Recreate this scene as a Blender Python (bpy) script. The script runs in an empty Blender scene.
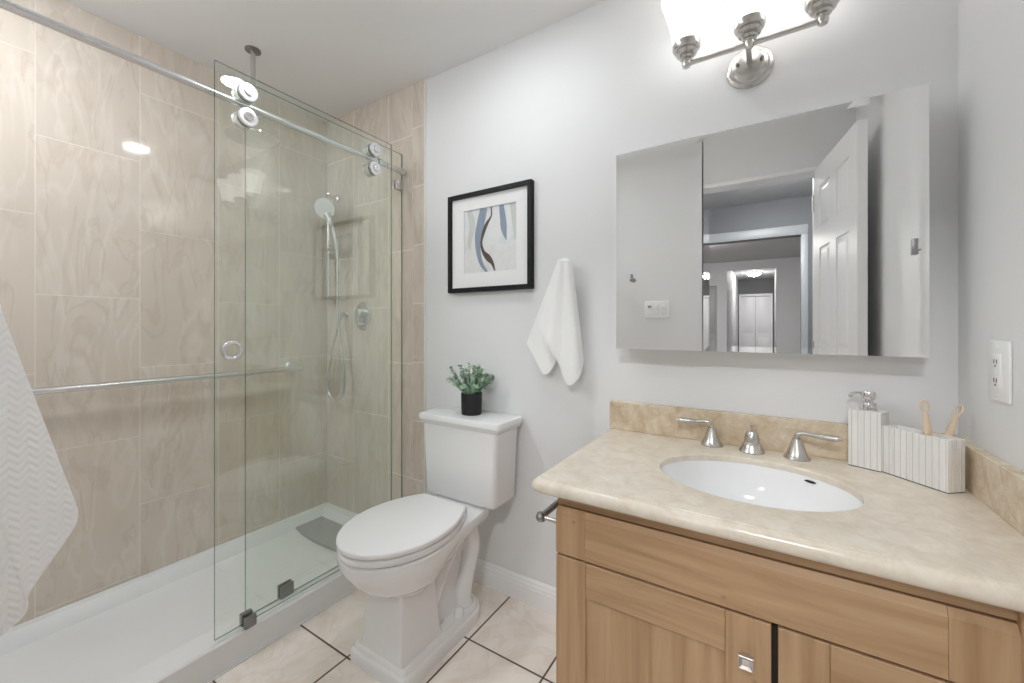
import bpy, bmesh, math, random
from mathutils import Vector, Matrix
random.seed(7)
PI = math.pi
SC = bpy.context.scene
COL = SC.collection

# ------------------------------------------------------------------ camera
CAM_Z = 1.12
cam_d = bpy.data.cameras.new('camera')
cam = bpy.data.objects.new('camera', cam_d)
COL.objects.link(cam)
cam_d.sensor_width = 36.0
cam_d.lens = 406.0 / 1024.0 * 36.0
cam_d.shift_y = -15.0 / 1024.0
cam_d.clip_start = 0.01
cam.location = (0, 0, CAM_Z)
cam.rotation_euler = (PI / 2, 0, math.atan(257 / 406.0))
SC.camera = cam

# ------------------------------------------------------------------ world, exposure, main light levels
SC.view_settings.view_transform = 'Standard'
SC.view_settings.look = 'None'
SC.view_settings.gamma = 1.0
SC.view_settings.use_curve_mapping = False
SC.view_settings.exposure = 0.06
SC.cycles.max_bounces = 20
SC.cycles.diffuse_bounces = 12
SC.cycles.glossy_bounces = 8
SC.cycles.transparent_max_bounces = 32
world = bpy.data.worlds.new('world')
SC.world = world
world.use_nodes = True
world.node_tree.nodes['Background'].inputs[0].default_value = (0.9, 0.95, 1.0, 1)
world.node_tree.nodes['Background'].inputs[1].default_value = 0.3
L_SHADE = 1.45        # vanity lamp shades
L_BATH = 140.0        # small ceiling light above the toilet
L_HALL = 118.0         # added hall fill, lights the vanity front through the doorway
L_SHOWER = 165.0    # added fill light evening out the shower, out of frame
L_ROOM = 150.0  # added fill light for the room across the hall
L_CORR = 75.0


def area_light(name, loc, size, watts, shape='DISK'):
    d = bpy.data.lights.new(name, 'AREA')
    d.shape = shape
    d.size = size
    d.energy = watts
    o = bpy.data.objects.new(name, d)
    COL.objects.link(o)
    o.location = loc
    return o


# ------------------------------------------------------------------ node helper
class N:
    def __init__(s, name):
        s.m = bpy.data.materials.new(name)
        s.m.use_nodes = True
        s.t = s.m.node_tree
        s.n = s.t.nodes
        s.b = s.n['Principled BSDF']
        s.out = s.n['Material Output']

    def add(s, typ, **kw):
        n = s.n.new(typ)
        for k, v in kw.items():
            setattr(n, k, v)
        return n

    def link(s, a, b):
        s.t.links.new(a, b)

    def val(s, sock, v):
        if hasattr(v, 'is_output'):
            s.link(v, sock)
        else:
            sock.default_value = v

    def math(s, op, a, b=0.0, c=None, clamp=False):
        n = s.add('ShaderNodeMath', operation=op, use_clamp=clamp)
        s.val(n.inputs[0], a)
        s.val(n.inputs[1], b)
        if c is not None:
            s.val(n.inputs[2], c)
        return n.outputs[0]

    def mix(s, f, a, b, blend='MIX'):
        n = s.add('ShaderNodeMix', data_type='RGBA', blend_type=blend)
        s.val(n.inputs[0], f)
        for sock, v in ((n.inputs[6], a), (n.inputs[7], b)):
            if hasattr(v, 'is_output'):
                s.link(v, sock)
            else:
                sock.default_value = (*v, 1) if len(v) == 3 else v
        return n.outputs[2]

    def ramp(s, f, stops):
        n = s.add('ShaderNodeValToRGB')
        cr = n.color_ramp
        while len(cr.elements) < len(stops):
            cr.elements.new(0.5)
        for e, (p, c) in zip(cr.elements, stops):
            e.position = p
            e.color = (*c, 1) if len(c) == 3 else c
        s.link(f, n.inputs[0])
        return n.outputs[0]

    def coords(s):
        return s.add('ShaderNodeTexCoord').outputs['Object']

    def sep(s, v):
        n = s.add('ShaderNodeSeparateXYZ')
        s.link(v, n.inputs[0])
        return n.outputs

    def comb(s, x, y, z):
        n = s.add('ShaderNodeCombineXYZ')
        for i, v in enumerate((x, y, z)):
            s.val(n.inputs[i], v)
        return n.outputs[0]

    def noise(s, vec, scale, detail=4.0, rough=0.5, dist=0.0):
        n = s.add('ShaderNodeTexNoise')
        s.link(vec, n.inputs['Vector'])
        n.inputs['Scale'].default_value = scale
        n.inputs['Detail'].default_value = detail
        n.inputs['Roughness'].default_value = rough
        n.inputs['Distortion'].default_value = dist
        return n.outputs['Fac']

    def scale(s, v, sc):
        n = s.add('ShaderNodeMapping')
        s.link(v, n.inputs[0])
        n.inputs['Scale'].default_value = sc
        return n.outputs[0]

    def white(s, v):
        n = s.add('ShaderNodeTexWhiteNoise', noise_dimensions='3D')
        s.link(v, n.inputs['Vector'])
        return n.outputs[0]

    def bump(s, h, strength, dist):
        n = s.add('ShaderNodeBump')
        n.inputs['Strength'].default_value = strength
        n.inputs['Distance'].default_value = dist
        s.link(h, n.inputs['Height'])
        s.link(n.outputs[0], s.b.inputs['Normal'])

    def set(s, color=None, rough=None, metal=None, spec=None, **kw):
        b = s.b.inputs
        if color is not None:
            if hasattr(color, 'is_output'):
                s.link(color, b['Base Color'])
            else:
                b['Base Color'].default_value = (*color, 1)
        if rough is not None:
            s.val(b['Roughness'], rough)
        if metal is not None:
            s.val(b['Metallic'], metal)
        if spec is not None:
            s.val(b['Specular IOR Level'], spec)
        for k, v in kw.items():
            s.val(b[k], v)
        return s.m


def simple(name, color, rough=0.5, metal=0.0, spec=0.5, **kw):
    return N(name).set(color, rough, metal, spec, **kw)


def painted(name, color, rough=0.6, amt=0.02):
    k = N(name)
    v = k.coords()
    h = k.noise(v, 160, 3)
    k.bump(h, 0.06, 0.002)
    c = k.noise(v, 1.3, 2)
    lo = tuple(x * (1 - amt) for x in color)
    return k.set(k.mix(c, lo, color), rough, 0, 0.35)


def brushed(name, color, rough=0.3):
    k = N(name)
    v = k.coords()
    n = k.noise(k.scale(v, (400, 400, 30)), 1.0, 2)
    r = k.math('MULTIPLY_ADD', n, 0.14, rough - 0.07)
    return k.set(color, r, 1.0)


def emission(name, color, strength):
    k = N(name)
    k.set(color, 0.4)
    k.b.inputs['Emission Color'].default_value = (*color, 1)
    k.b.inputs['Emission Strength'].default_value = strength
    return k.m


def line_mask(k, coord, x0, w, half):
    """1 on grout lines at x0 + i*w, and the cell index."""
    a = k.math('DIVIDE', k.math('SUBTRACT', coord, x0), w)
    cell = k.math('FLOOR', a)
    fr = k.math('FRACT', a)
    fr = k.math('ADD', fr, 0.0)
    d = k.math('MINIMUM', fr, k.math('SUBTRACT', 1.0, fr))
    d = k.math('MULTIPLY', d, w)
    m = k.math('SUBTRACT', 1.0, k.math('DIVIDE', k.math('SUBTRACT', d, half * 0.6), half * 0.8, clamp=True), clamp=True)
    return m, cell


def tile_shower(name, axis, x0, w, z0, h, grout=0.9):
    """large stone-look tiles set upright, neighbouring columns half a tile apart."""
    k = N(name)
    v = k.coords()
    o = k.sep(v)
    u = o[axis]
    z = o[2]
    mu, cu = line_mask(k, u, x0, w, 0.0017)
    par = k.math('MODULO', k.math('ADD', cu, 100.0), 2.0)
    zz = k.math('ADD', z, k.math('MULTIPLY', par, h / 2))
    mz, cz = line_mask(k, zz, z0, h, 0.0017)
    g = k.math('MAXIMUM', mu, mz)
    rnd = k.white(k.comb(cu, cz, 0.5))
    # veins: each tile cut from a different place
    off = k.comb(k.math('MULTIPLY', rnd, 7.0), k.math('MULTIPLY', rnd, 3.0), k.math('MULTIPLY', rnd, 5.0))
    va = k.add('ShaderNodeVectorMath', operation='ADD')
    k.link(v, va.inputs[0])
    k.link(off, va.inputs[1])
    vv = k.scale(va.outputs[0], (3.2, 3.2, 0.95))
    n1 = k.noise(vv, 2.2, 5, 0.5, 1.1)
    ridge = k.math('SUBTRACT', 1.0, k.math('MULTIPLY', k.math('ABSOLUTE', k.math('SUBTRACT', n1, 0.5)), 20.0), clamp=True)
    n2 = k.noise(vv, 1.3, 5, 0.6, 0.6)
    n3 = k.noise(k.scale(va.outputs[0], (60, 60, 6)), 1.0, 3)
    base = k.mix(n2, (0.60, 0.525, 0.445), (0.755, 0.685, 0.605))
    base = k.mix(k.math('MULTIPLY', n3, 0.25), base, (0.63, 0.545, 0.46))
    base = k.mix(k.math('MULTIPLY', ridge, k.math('MULTIPLY', n2, 0.62)), base, (0.82, 0.765, 0.71))
    n4 = k.noise(vv, 2.6, 5, 0.5, 1.2)
    dark = k.math('SUBTRACT', 1.0, k.math('MULTIPLY', k.math('ABSOLUTE', k.math('SUBTRACT', n4, 0.55)), 26.0), clamp=True)
    base = k.mix(k.math('MULTIPLY', dark, 0.3), base, (0.48, 0.39, 0.32))
    base = k.mix(k.math('MULTIPLY', k.math('SUBTRACT', rnd, 0.5), 0.3, clamp=True), base, (0.74, 0.64, 0.55))
    col = k.mix(k.math('MULTIPLY', g, grout), base, (0.82, 0.76, 0.69))
    k.bump(k.math('SUBTRACT', 1.0, g), 0.25, 0.0015)
    return k.set(col, k.math('MULTIPLY_ADD', g, 0.4, 0.06), 0, 0.8)


def tile_floor(name):
    k = N(name)
    v = k.coords()
    o = k.sep(v)
    mx, cx = line_mask(k, o[0], -0.908, 0.2993, 0.0032)
    my, cy = line_mask(k, o[1], 1.146, 0.2835, 0.0032)
    g = k.math('MAXIMUM', mx, my)
    rnd = k.white(k.comb(cx, cy, 0.5))
    off = k.comb(k.math('MULTIPLY', rnd, 9.0), k.math('MULTIPLY', rnd, 4.0), 0.0)
    va = k.add('ShaderNodeVectorMath', operation='ADD')
    k.link(v, va.inputs[0])
    k.link(off, va.inputs[1])
    n1 = k.noise(va.outputs[0], 5.0, 6, 0.55, 1.3)
    n2 = k.noise(va.outputs[0], 9.0, 6, 0.6, 0.9)
    vein = k.math('SUBTRACT', 1.0, k.math('MULTIPLY', k.math('ABSOLUTE', k.math('SUBTRACT', n1, 0.5)), 24.0), clamp=True)
    c = k.ramp(n2, [(0.25, (0.80, 0.70, 0.62)), (0.5, (0.86, 0.79, 0.725)), (0.8, (0.90, 0.845, 0.79))])
    c = k.mix(k.math('MULTIPLY', vein, 0.22), c, (0.64, 0.50, 0.38))
    c = k.mix(g, c, (0.075, 0.055, 0.045))
    k.bump(k.math('SUBTRACT', 1.0, g), 0.4, 0.002)
    return k.set(c, k.math('MULTIPLY_ADD', g, 0.5, 0.22), 0, 0.45)


def stone_counter(name, lo, mid, hi, sc=1.0, vamt=0.3):
    k = N(name)
    v = k.coords()
    n1 = k.noise(v, 9 * sc, 8, 0.62, 0.8)
    n2 = k.noise(v, 45 * sc, 5, 0.6, 0.4)
    n3 = k.noise(v, 4 * sc, 6, 0.6, 1.8)
    c = k.ramp(n1, [(0.3, lo), (0.5, mid), (0.7, hi)])
    c = k.mix(k.math('MULTIPLY', n2, 0.35), c, mid)
    vein = k.math('SUBTRACT', 1.0, k.math('MULTIPLY', k.math('ABSOLUTE', k.math('SUBTRACT', n3, 0.52)), 30.0), clamp=True)
    c = k.mix(k.math('MULTIPLY', vein, vamt), c, tuple(x * 0.72 for x in lo))
    return k.set(c, 0.2, 0, 0.5)


def wood(name, grain_axis):
    k = N(name)
    v = k.coords()
    sc = [26.0, 26.0, 26.0]
    sc[grain_axis] = 1.6
    vv = k.scale(v, tuple(sc))
    n1 = k.noise(vv, 1.0, 6, 0.6, 0.8)
    sc2 = [5.0, 5.0, 5.0]
    sc2[grain_axis] = 0.8
    n2 = k.noise(k.scale(v, tuple(sc2)), 1.6, 5, 0.6, 2.6)
    sc3 = [180.0, 180.0, 180.0]
    sc3[grain_axis] = 6.0
    n3 = k.noise(k.scale(v, tuple(sc3)), 1.0, 2)
    c = k.ramp(n1, [(0.33, (0.335, 0.20, 0.10)), (0.5, (0.46, 0.295, 0.165)), (0.68, (0.54, 0.37, 0.222))])
    c = k.mix(k.math('MULTIPLY', k.math('SUBTRACT', n2, 0.42), 1.5, clamp=True), c, (0.39, 0.24, 0.13))
    c = k.mix(k.math('MULTIPLY', n3, 0.18), c, (0.36, 0.19, 0.09))
    vo = k.add('ShaderNodeTexVoronoi', voronoi_dimensions='2D')
    so = k.sep(v)
    k.link(k.comb(k.math('MULTIPLY', so[0], 4.2), k.math('MULTIPLY', so[2], 5.4), 0.0), vo.inputs['Vector'])
    vo.inputs['Scale'].default_value = 1.0
    knot = k.math('SUBTRACT', 1.0, k.math('MULTIPLY', vo.outputs['Distance'], 34.0), clamp=True)
    c = k.mix(k.math('MULTIPLY', knot, 0.6), c, (0.20, 0.10, 0.05))
    return k.set(c, 0.38, 0, 0.4)


def marble_strips(name, axis, pitch):
    k = N(name)
    v = k.coords()
    o = k.sep(v)
    m, cell = line_mask(k, o[axis], 0.0, pitch, 0.0006)
    rnd = k.white(k.comb(cell, 0.3, 0.7))
    n = k.noise(k.scale(v, (25, 25, 7)), 1.0, 5, 0.6, 1.2)
    c = k.mix(n, (0.74, 0.73, 0.72), (0.93, 0.92, 0.905))
    c = k.mix(k.math('MULTIPLY', rnd, 0.6), c, (0.70, 0.69, 0.68))
    c = k.mix(k.math('MULTIPLY', m, 0.8), c, (0.42, 0.40, 0.39))
    return k.set(c, 0.3, 0, 0.5)


def terry(name, color):
    k = N(name)
    v = k.coords()
    h = k.noise(v, 420, 3, 0.7)
    k.bump(h, 0.6, 0.003)
    return k.set(color, 0.95, 0, 0.1, **{'Sheen Weight': 0.25})


def chevron_towel(name, color):
    k = N(name)
    o = k.sep(k.coords())
    tri = k.math('PINGPONG', o[1], 0.013)
    ph = k.math('MULTIPLY', k.math('ADD', o[2], k.math('MULTIPLY', tri, 1.0)), 2 * PI / 0.0145)
    h = k.math('ADD', k.math('MULTIPLY', k.math('SINE', ph), 0.5), 0.5)
    fine = k.noise(k.coords(), 500, 2)
    hh = k.math('ADD', h, k.math('MULTIPLY', fine, 0.25))
    k.bump(hh, 0.4, 0.003)
    return k.set(color, 0.95, 0, 0.1, **{'Sheen Weight': 0.2})


def pane_glass(name, tint):
    k = N(name)
    geo = k.add('ShaderNodeNewGeometry')
    ior = k.math('SUBTRACT', 1.78, k.math('MULTIPLY', geo.outputs['Backfacing'], 0.78))
    fr = k.add('ShaderNodeFresnel')
    k.link(ior, fr.inputs['IOR'])
    tr = k.add('ShaderNodeBsdfTransparent')
    tr.inputs[0].default_value = (*tint, 1)
    gl = k.add('ShaderNodeBsdfGlossy')
    gl.inputs['Roughness'].default_value = 0.0
    gl.inputs['Color'].default_value = (1, 1, 1, 1)
    mx = k.add('ShaderNodeMixShader')
    k.link(fr.outputs[0], mx.inputs[0])
    k.link(tr.outputs[0], mx.inputs[1])
    k.link(gl.outputs[0], mx.inputs[2])
    k.n.remove(k.b)
    k.link(mx.outputs[0], k.out.inputs[0])
    return k.m


def glass_rim(name, tint):
    k = N(name)
    tr = k.add('ShaderNodeBsdfTransparent')
    tr.inputs[0].default_value = (*tint, 1)
    k.set((0.05, 0.09, 0.075), 0.1)
    mx = k.add('ShaderNodeMixShader')
    mx.inputs[0].default_value = 0.35
    k.link(tr.outputs[0], mx.inputs[1])
    k.link(k.b.outputs[0], mx.inputs[2])
    k.link(mx.outputs[0], k.out.inputs[0])
    return k.m


def art_paint(name):
    k = N(name)
    v = k.coords()
    n = k.noise(v, 6, 5, 0.6, 1.0)
    n2 = k.noise(k.scale(v, (30, 30, 5)), 1.0, 3)
    c = k.ramp(n, [(0.3, (0.60, 0.68, 0.73)), (0.5, (0.76, 0.77, 0.78)), (0.72, (0.66, 0.63, 0.62))])
    c = k.mix(k.math('MULTIPLY', n2, 0.4), c, (0.85, 0.85, 0.86))
    return k.set(c, 0.6)


def streaked(name, a, b):
    k = N(name)
    n = k.noise(k.scale(k.coords(), (120, 120, 12)), 1.0, 4, 0.6, 0.6)
    return k.set(k.mix(n, a, b), 0.6)


M = {}
M['wall'] = painted('wall_paint', (0.795, 0.80, 0.808), 0.55)
M['ceiling'] = painted('ceiling_paint', (0.85, 0.85, 0.85), 0.7)
M['trim'] = simple('white_trim_paint', (0.90, 0.90, 0.905), 0.3)
M['door'] = simple('white_door_paint', (0.86, 0.86, 0.865), 0.35)
M['tile_left'] = tile_shower('stone_tile_side', 1, 0.308, 0.28, 1.233, 0.56, 0.38)
M['tile_back'] = tile_shower('stone_tile_end', 0, -1.648, 0.28, 0.937, 0.56)
M['tile_trim'] = tile_shower('stone_tile_bullnose', 0, -1.476, 0.30, 0.375, 0.2855)
M['trim_edge'] = simple('pale_edge_profile', (0.82, 0.80, 0.78), 0.3)
M['floor'] = tile_floor('cream_floor_tile')
M['counter'] = stone_counter('cream_stone', (0.66, 0.57, 0.46), (0.745, 0.67, 0.565), (0.82, 0.755, 0.66), 2.2, 0.12)
M['splash'] = stone_counter('tan_stone', (0.52, 0.38, 0.235), (0.68, 0.565, 0.42), (0.80, 0.71, 0.58), 2.4, 0.2)
M['wood_v'] = wood('maple_upright_grain', 2)
M['wood_h'] = wood('maple_level_grain', 0)
M['dark'] = simple('gap_shade', (0.03, 0.022, 0.016), 0.8)  # near-black standing in for shade between the cabinet fronts
M['porcelain'] = simple('white_porcelain', (0.86, 0.865, 0.87), 0.08, 0, 0.5)
M['seat'] = simple('white_seat_plastic', (0.87, 0.87, 0.875), 0.2, 0, 0.5)
M['acrylic'] = simple('white_shower_pan', (0.83, 0.835, 0.845), 0.28, 0, 0.4)
M['grey_plastic'] = simple('grey_drain_cover', (0.40, 0.40, 0.405), 0.45)
M['chrome'] = simple('polished_chrome', (0.78, 0.78, 0.79), 0.08, 1.0)
M['nickel'] = simple('brushed_nickel', (0.62, 0.60, 0.575), 0.27, 1.0)
M['steel'] = simple('brushed_steel', (0.76, 0.76, 0.765), 0.25, 1.0)
M['dark_metal'] = brushed('dark_grey_metal', (0.30, 0.30, 0.30), 0.32)
M['white_disc'] = simple('satin_roller_metal', (0.86, 0.87, 0.88), 0.22, 0.75)
M['glass'] = pane_glass('clear_pane', (0.970, 0.990, 0.975))
M['glass_edge'] = glass_rim('green_glass_edge', (0.52, 0.62, 0.56))
M['mirror'] = simple('silvered_mirror', (0.965, 0.97, 0.97), 0.0, 1.0)
M['mirror_edge'] = simple('mirror_edge', (0.34, 0.35, 0.35), 0.3, 0.6)
M['cabinet_white'] = simple('white_cabinet_body', (0.8, 0.8, 0.8), 0.4)
M['shade'] = emission('lit_frosted_shade', (1.0, 0.985, 0.965), L_SHADE)
M['bath_lamp'] = emission('lit_ceiling_lens', (0.94, 0.975, 1.0), L_BATH)
M['shower_fill'] = emission('shower_fill_glow', (0.94, 0.975, 1.0), L_SHOWER)
M['hall_fill'] = emission('hall_fill_glow', (0.94, 0.975, 1.0), L_HALL)
M['room_fill'] = emission('room_fill_glow', (1.0, 0.97, 0.94), L_ROOM)
M['corr_lamp'] = emission('lit_corridor_lens', (1.0, 0.97, 0.94), L_CORR)
M['black_frame'] = simple('black_frame', (0.010, 0.010, 0.012), 0.5, 0, 0.25)
M['mat'] = simple('white_mat', (0.88, 0.88, 0.89), 0.8)
M['art'] = art_paint('abstract_wash')
M['art_blue'] = streaked('blue_paint', (0.17, 0.22, 0.31), (0.34, 0.41, 0.50))
M['art_dark'] = streaked('brown_black_paint', (0.03, 0.025, 0.025), (0.16, 0.12, 0.10))
M['art_grey'] = streaked('grey_green_paint', (0.50, 0.54, 0.50), (0.68, 0.70, 0.66))
M['pot'] = simple('black_ribbed_pot', (0.014, 0.014, 0.015), 0.55)
M['soil'] = simple('dark_soil', (0.03, 0.022, 0.016), 0.95)
M['leaf'] = streaked('sage_leaf', (0.20, 0.34, 0.25), (0.42, 0.56, 0.45))
M['leaf2'] = streaked('pale_green_leaf', (0.30, 0.44, 0.24), (0.50, 0.62, 0.46))
M['stem'] = simple('green_stem', (0.14, 0.20, 0.10), 0.6)
M['terry'] = terry('white_terry', (0.95, 0.95, 0.95))
M['chevron'] = chevron_towel('white_chevron_weave', (0.94, 0.94, 0.945))
M['strip_x'] = marble_strips('marble_strip_long', 0, 0.0128)
M['strip_y'] = marble_strips('marble_strip_side', 1, 0.0128)
M['bamboo'] = streaked('pale_bamboo', (0.66, 0.50, 0.34), (0.78, 0.64, 0.49))
M['bristle'] = simple('white_bristles', (0.85, 0.84, 0.80), 0.8)
M['plate'] = simple('white_cover_plate', (0.88, 0.88, 0.88), 0.3)
M['black'] = simple('black_slot', (0.01, 0.01, 0.01), 0.6)
M['hall_wall'] = painted('dimmed_hall_paint', (0.17, 0.172, 0.176), 0.6)  # darkened in colour so the hall looks dim despite its added lamp
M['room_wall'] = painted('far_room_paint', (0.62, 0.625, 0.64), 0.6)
M['hall_ceiling'] = painted('dimmed_hall_ceiling', (0.5, 0.5, 0.505), 0.7)  # dimness of the hall put into the ceiling colour
M['hall_trim'] = simple('dimmed_white_trim', (0.36, 0.365, 0.37), 0.4)  # white trim darkened in colour to stand in for dim light
M['marble_plain'] = simple('plain_white_marble', (0.86, 0.85, 0.84), 0.3)
M['hall_floor'] = simple('grey_hall_floor', (0.42, 0.40, 0.38), 0.5)


# ------------------------------------------------------------------ mesh helpers
def sharpen(bm, ang=32):
    a = math.radians(ang)
    for f in bm.faces:
        f.smooth = True
    for e in bm.edges:
        if len(e.link_faces) == 2:
            try:
                if e.calc_face_angle() > a:
                    e.smooth = False
            except ValueError:
                pass


def obj(name, bm, mat, parent=None, smooth=True, ang=32):
    bmesh.ops.recalc_face_normals(bm, faces=bm.faces[:])
    if smooth:
        sharpen(bm, ang)
    me = bpy.data.meshes.new(name)
    bm.to_mesh(me)
    bm.free()
    for m in (mat if isinstance(mat, (list, tuple)) else [mat]):
        me.materials.append(m)
    o = bpy.data.objects.new(name, me)
    COL.objects.link(o)
    if parent:
        o.parent = parent
    return o


def tag(o, label, cat, group=None, kind=None):
    o['label'] = label
    o['category'] = cat
    if group:
        o['group'] = group
    if kind:
        o['kind'] = kind
    return o


def thing(name, label, cat, loc=(0, 0, 0), rotz=0.0, group=None, kind=None):
    o = bpy.data.objects.new(name, None)
    o.empty_display_size = 0.05
    COL.objects.link(o)
    o.location = loc
    o.rotation_euler = (0, 0, rotz)
    return tag(o, label, cat, group, kind)


def new():
    return bmesh.new()


def box(bm, lo, hi, bev=0.0, seg=2, mi=0):
    r = bmesh.ops.create_cube(bm, size=1.0)
    vs = r['verts']
    c = [(lo[i] + hi[i]) / 2 for i in range(3)]
    s = [hi[i] - lo[i] for i in range(3)]
    for v in vs:
        v.co = Vector((c[0] + v.co.x * s[0], c[1] + v.co.y * s[1], c[2] + v.co.z * s[2]))
    fs = {f for v in vs for f in v.link_faces}
    for f in fs:
        f.material_index = mi
    if bev > 0:
        es = {e for v in vs for e in v.link_edges}
        bmesh.ops.bevel(bm, geom=list(es), offset=bev, segments=seg, profile=0.5, affect='EDGES')
    return bm


def loft(bm, rings, cap0=True, cap1=True, closed=True):
    rs = [[bm.verts.new(p) for p in r] for r in rings]
    n = len(rs[0])
    for a, b in zip(rs, rs[1:]):
        for i in range(n if closed else n - 1):
            j = (i + 1) % n
            bm.faces.new((a[i], a[j], b[j], b[i]))
    if cap0:
        bm.faces.new(rs[0][::-1])
    if cap1:
        bm.faces.new(rs[-1])
    return bm


def frame_for(d):
    d = Vector(d).normalized()
    up = Vector((0, 0, 1)) if abs(d.z) < 0.9 else Vector((0, 1, 0))
    x = up.cross(d).normalized()
    y = d.cross(x).normalized()
    return x, y, d


def lathe(bm, prof, origin=(0, 0, 0), axis=(0, 0, 1), n=32, cap0=True, cap1=True):
    """prof: list of (radius, distance along axis)."""
    x, y, d = frame_for(axis)
    o = Vector(origin)
    rings = []
    for r, h in prof:
        r = max(r, 1e-4)
        rings.append([o + d * h + (x * math.cos(2 * PI * i / n) + y * math.sin(2 * PI * i / n)) * r for i in range(n)])
    return loft(bm, rings, cap0, cap1)


def cyl(bm, a, b, r, n=24, r2=None):
    a, b = Vector(a), Vector(b)
    L = (b - a).length
    return lathe(bm, [(r, 0), (r2 if r2 is not None else r, L)], a, b - a, n)


def smooth_path(pts, k=8):
    P = [Vector(p) for p in pts]
    out = []
    for i in range(len(P) - 1):
        p0 = P[max(i - 1, 0)]
        p1, p2 = P[i], P[i + 1]
        p3 = P[min(i + 2, len(P) - 1)]
        for s in range(k):
            t = s / k
            out.append(0.5 * ((2 * p1) + (p2 - p0) * t + (2 * p0 - 5 * p1 + 4 * p2 - p3) * t * t + (3 * p1 - p0 - 3 * p2 + p3) * t ** 3))
    out.append(P[-1])
    return out


def tube(bm, pts, r, n=16, k=8):
    """r: number or list of radii along the control points."""
    P = smooth_path(pts, k) if k else [Vector(p) for p in pts]
    m = len(P)
    if isinstance(r, (list, tuple)):
        rr = []
        for i in range(m):
            t = i / (m - 1) * (len(r) - 1)
            a = int(min(t, len(r) - 2))
            f = t - a
            f = f * f * (3 - 2 * f)
            rr.append(r[a] * (1 - f) + r[a + 1] * f)
    else:
        rr = [r] * m
    d = (P[1] - P[0]).normalized()
    x, y, _ = frame_for(d)
    rings = []
    for i in range(m):
        dn = (P[min(i + 1, m - 1)] - P[max(i - 1, 0)]).normalized()
        x = (x - dn * x.dot(dn)).normalized()
        y = dn.cross(x)
        rings.append([P[i] + (x * math.cos(2 * PI * j / n) + y * math.sin(2 * PI * j / n)) * rr[i] for j in range(n)])
    return loft(bm, rings)


def rrect(x0, x1, y0, y1, r, z, n=5):
    pts = []
    for cx, cy, a0 in ((x1 - r, y1 - r, 0), (x0 + r, y1 - r, 90), (x0 + r, y0 + r, 180), (x1 - r, y0 + r, 270)):
        for i in range(n + 1):
            a = math.radians(a0 + 90 * i / n)
            pts.append(Vector((cx + r * math.cos(a), cy + r * math.sin(a), z)))
    return pts


def prism(bm, pts, y0, y1):
    """outline in (x, z) extruded from y0 to y1"""
    return loft(bm, [[Vector((x, y0, z)) for x, z in pts], [Vector((x, y1, z)) for x, z in pts]])


def wall_panel(name, lo, hi, mat, label):
    o = obj(name, box(new(), lo, hi), mat, smooth=False)
    o['kind'] = 'structure'
    o['label'] = label
    return o


def struct(o, label=None):
    o['kind'] = 'structure'
    if label:
        o['label'] = label
    return o


# ------------------------------------------------------------------ room shell
D = 1.43          # back wall
XR = 0.393        # right wall
XL = -2.17        # tiled shower wall
YF = -0.16        # wall with the door, behind the camera
H = 2.307
struct(obj('floor', box(new(), (XL - 0.1, YF - 0.12, -0.1), (XR + 0.1, D + 0.1, 0)), M['floor'], smooth=False), 'cream tiled bathroom floor with dark grout')
struct(obj('ceiling', box(new(), (XL - 0.1, YF - 0.12, H), (XR + 0.1, D + 0.1, H + 0.1)), M['ceiling'], smooth=False), 'flat pale grey bathroom ceiling')
struct(obj('wall_back', box(new(), (XL - 0.1, D, 0), (XR + 0.1, D + 0.1, H)), M['wall'], smooth=False), 'light grey painted wall behind toilet and vanity')
struct(obj('wall_right', box(new(), (XR, YF, 0), (XR + 0.1, D, H)), M['wall'], smooth=False), 'light grey painted wall right of the vanity')
struct(obj('wall_left', box(new(), (XL - 0.1, YF, 0), (XL, D, H)), M['tile_left'], smooth=False), 'beige stone tiled long shower wall')
# tile on the shower end of the back wall, with a narrow bullnose column
b = new()
box(b, (XL, D - 0.010, 0.05), (-1.476, D, H))
tb = obj('wall_back_tile', b, M['tile_back'], smooth=False)
struct(tb, 'beige stone tiled end wall of the shower')
tt = obj('bullnose_column', box(new(), (-1.476, D - 0.010, 0.0), (-1.398, D, H)), M['tile_trim'], tb, smooth=False)
te = obj('edge_profile', box(new(), (-1.398, D - 0.011, 0.0), (-1.393, D, H)), M['trim_edge'], tb, smooth=False)
# wall behind the camera with the doorway
OX0, OX1, OZ = -0.365, 0.215, 1.99
b = new()
box(b, (XL - 0.1, YF - 0.12, 0), (OX0, YF, H))
box(b, (OX1, YF - 0.12, 0), (XR + 0.1, YF, H))
box(b, (OX0, YF - 0.12, OZ), (OX1, YF, H))
struct(obj('wall_front', b, M['wall'], smooth=False), 'light grey wall with the doorway to the hall')
b = new()
box(b, (OX0 - 0.02, YF, OZ), (OX1 + 0.02, YF + 0.008, OZ + 0.022), 0.003)
box(b, (OX0 - 0.022, YF, 0), (OX0, YF + 0.008, OZ), 0.003)
box(b, (OX1, YF, 0), (OX1 + 0.022, YF + 0.008, OZ), 0.003)
struct(obj('trim_1', b, M['trim']), 'narrow white casing round the bathroom doorway')


def baseboard(name, axis, a0, a1, at, sgn, label):
    """moulded profile; sgn = direction it stands out from the wall"""
    prof = [(0, 0), (0.0125, 0), (0.0125, 0.062), (0.0105, 0.066), (0.0105, 0.078), (0.007, 0.083), (0.007, 0.090), (0.003, 0.098), (0, 0.100)]
    r0, r1 = [], []
    for d, z in prof:
        q = at + sgn * d
        r0.append(Vector((a0, q, z)) if axis == 'x' else Vector((q, a0, z)))
        r1.append(Vector((a1, q, z)) if axis == 'x' else Vector((q, a1, z)))
    o = obj(name, loft(new(), [r0, r1]), M['trim'], ang=20)
    return struct(o, label)


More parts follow.
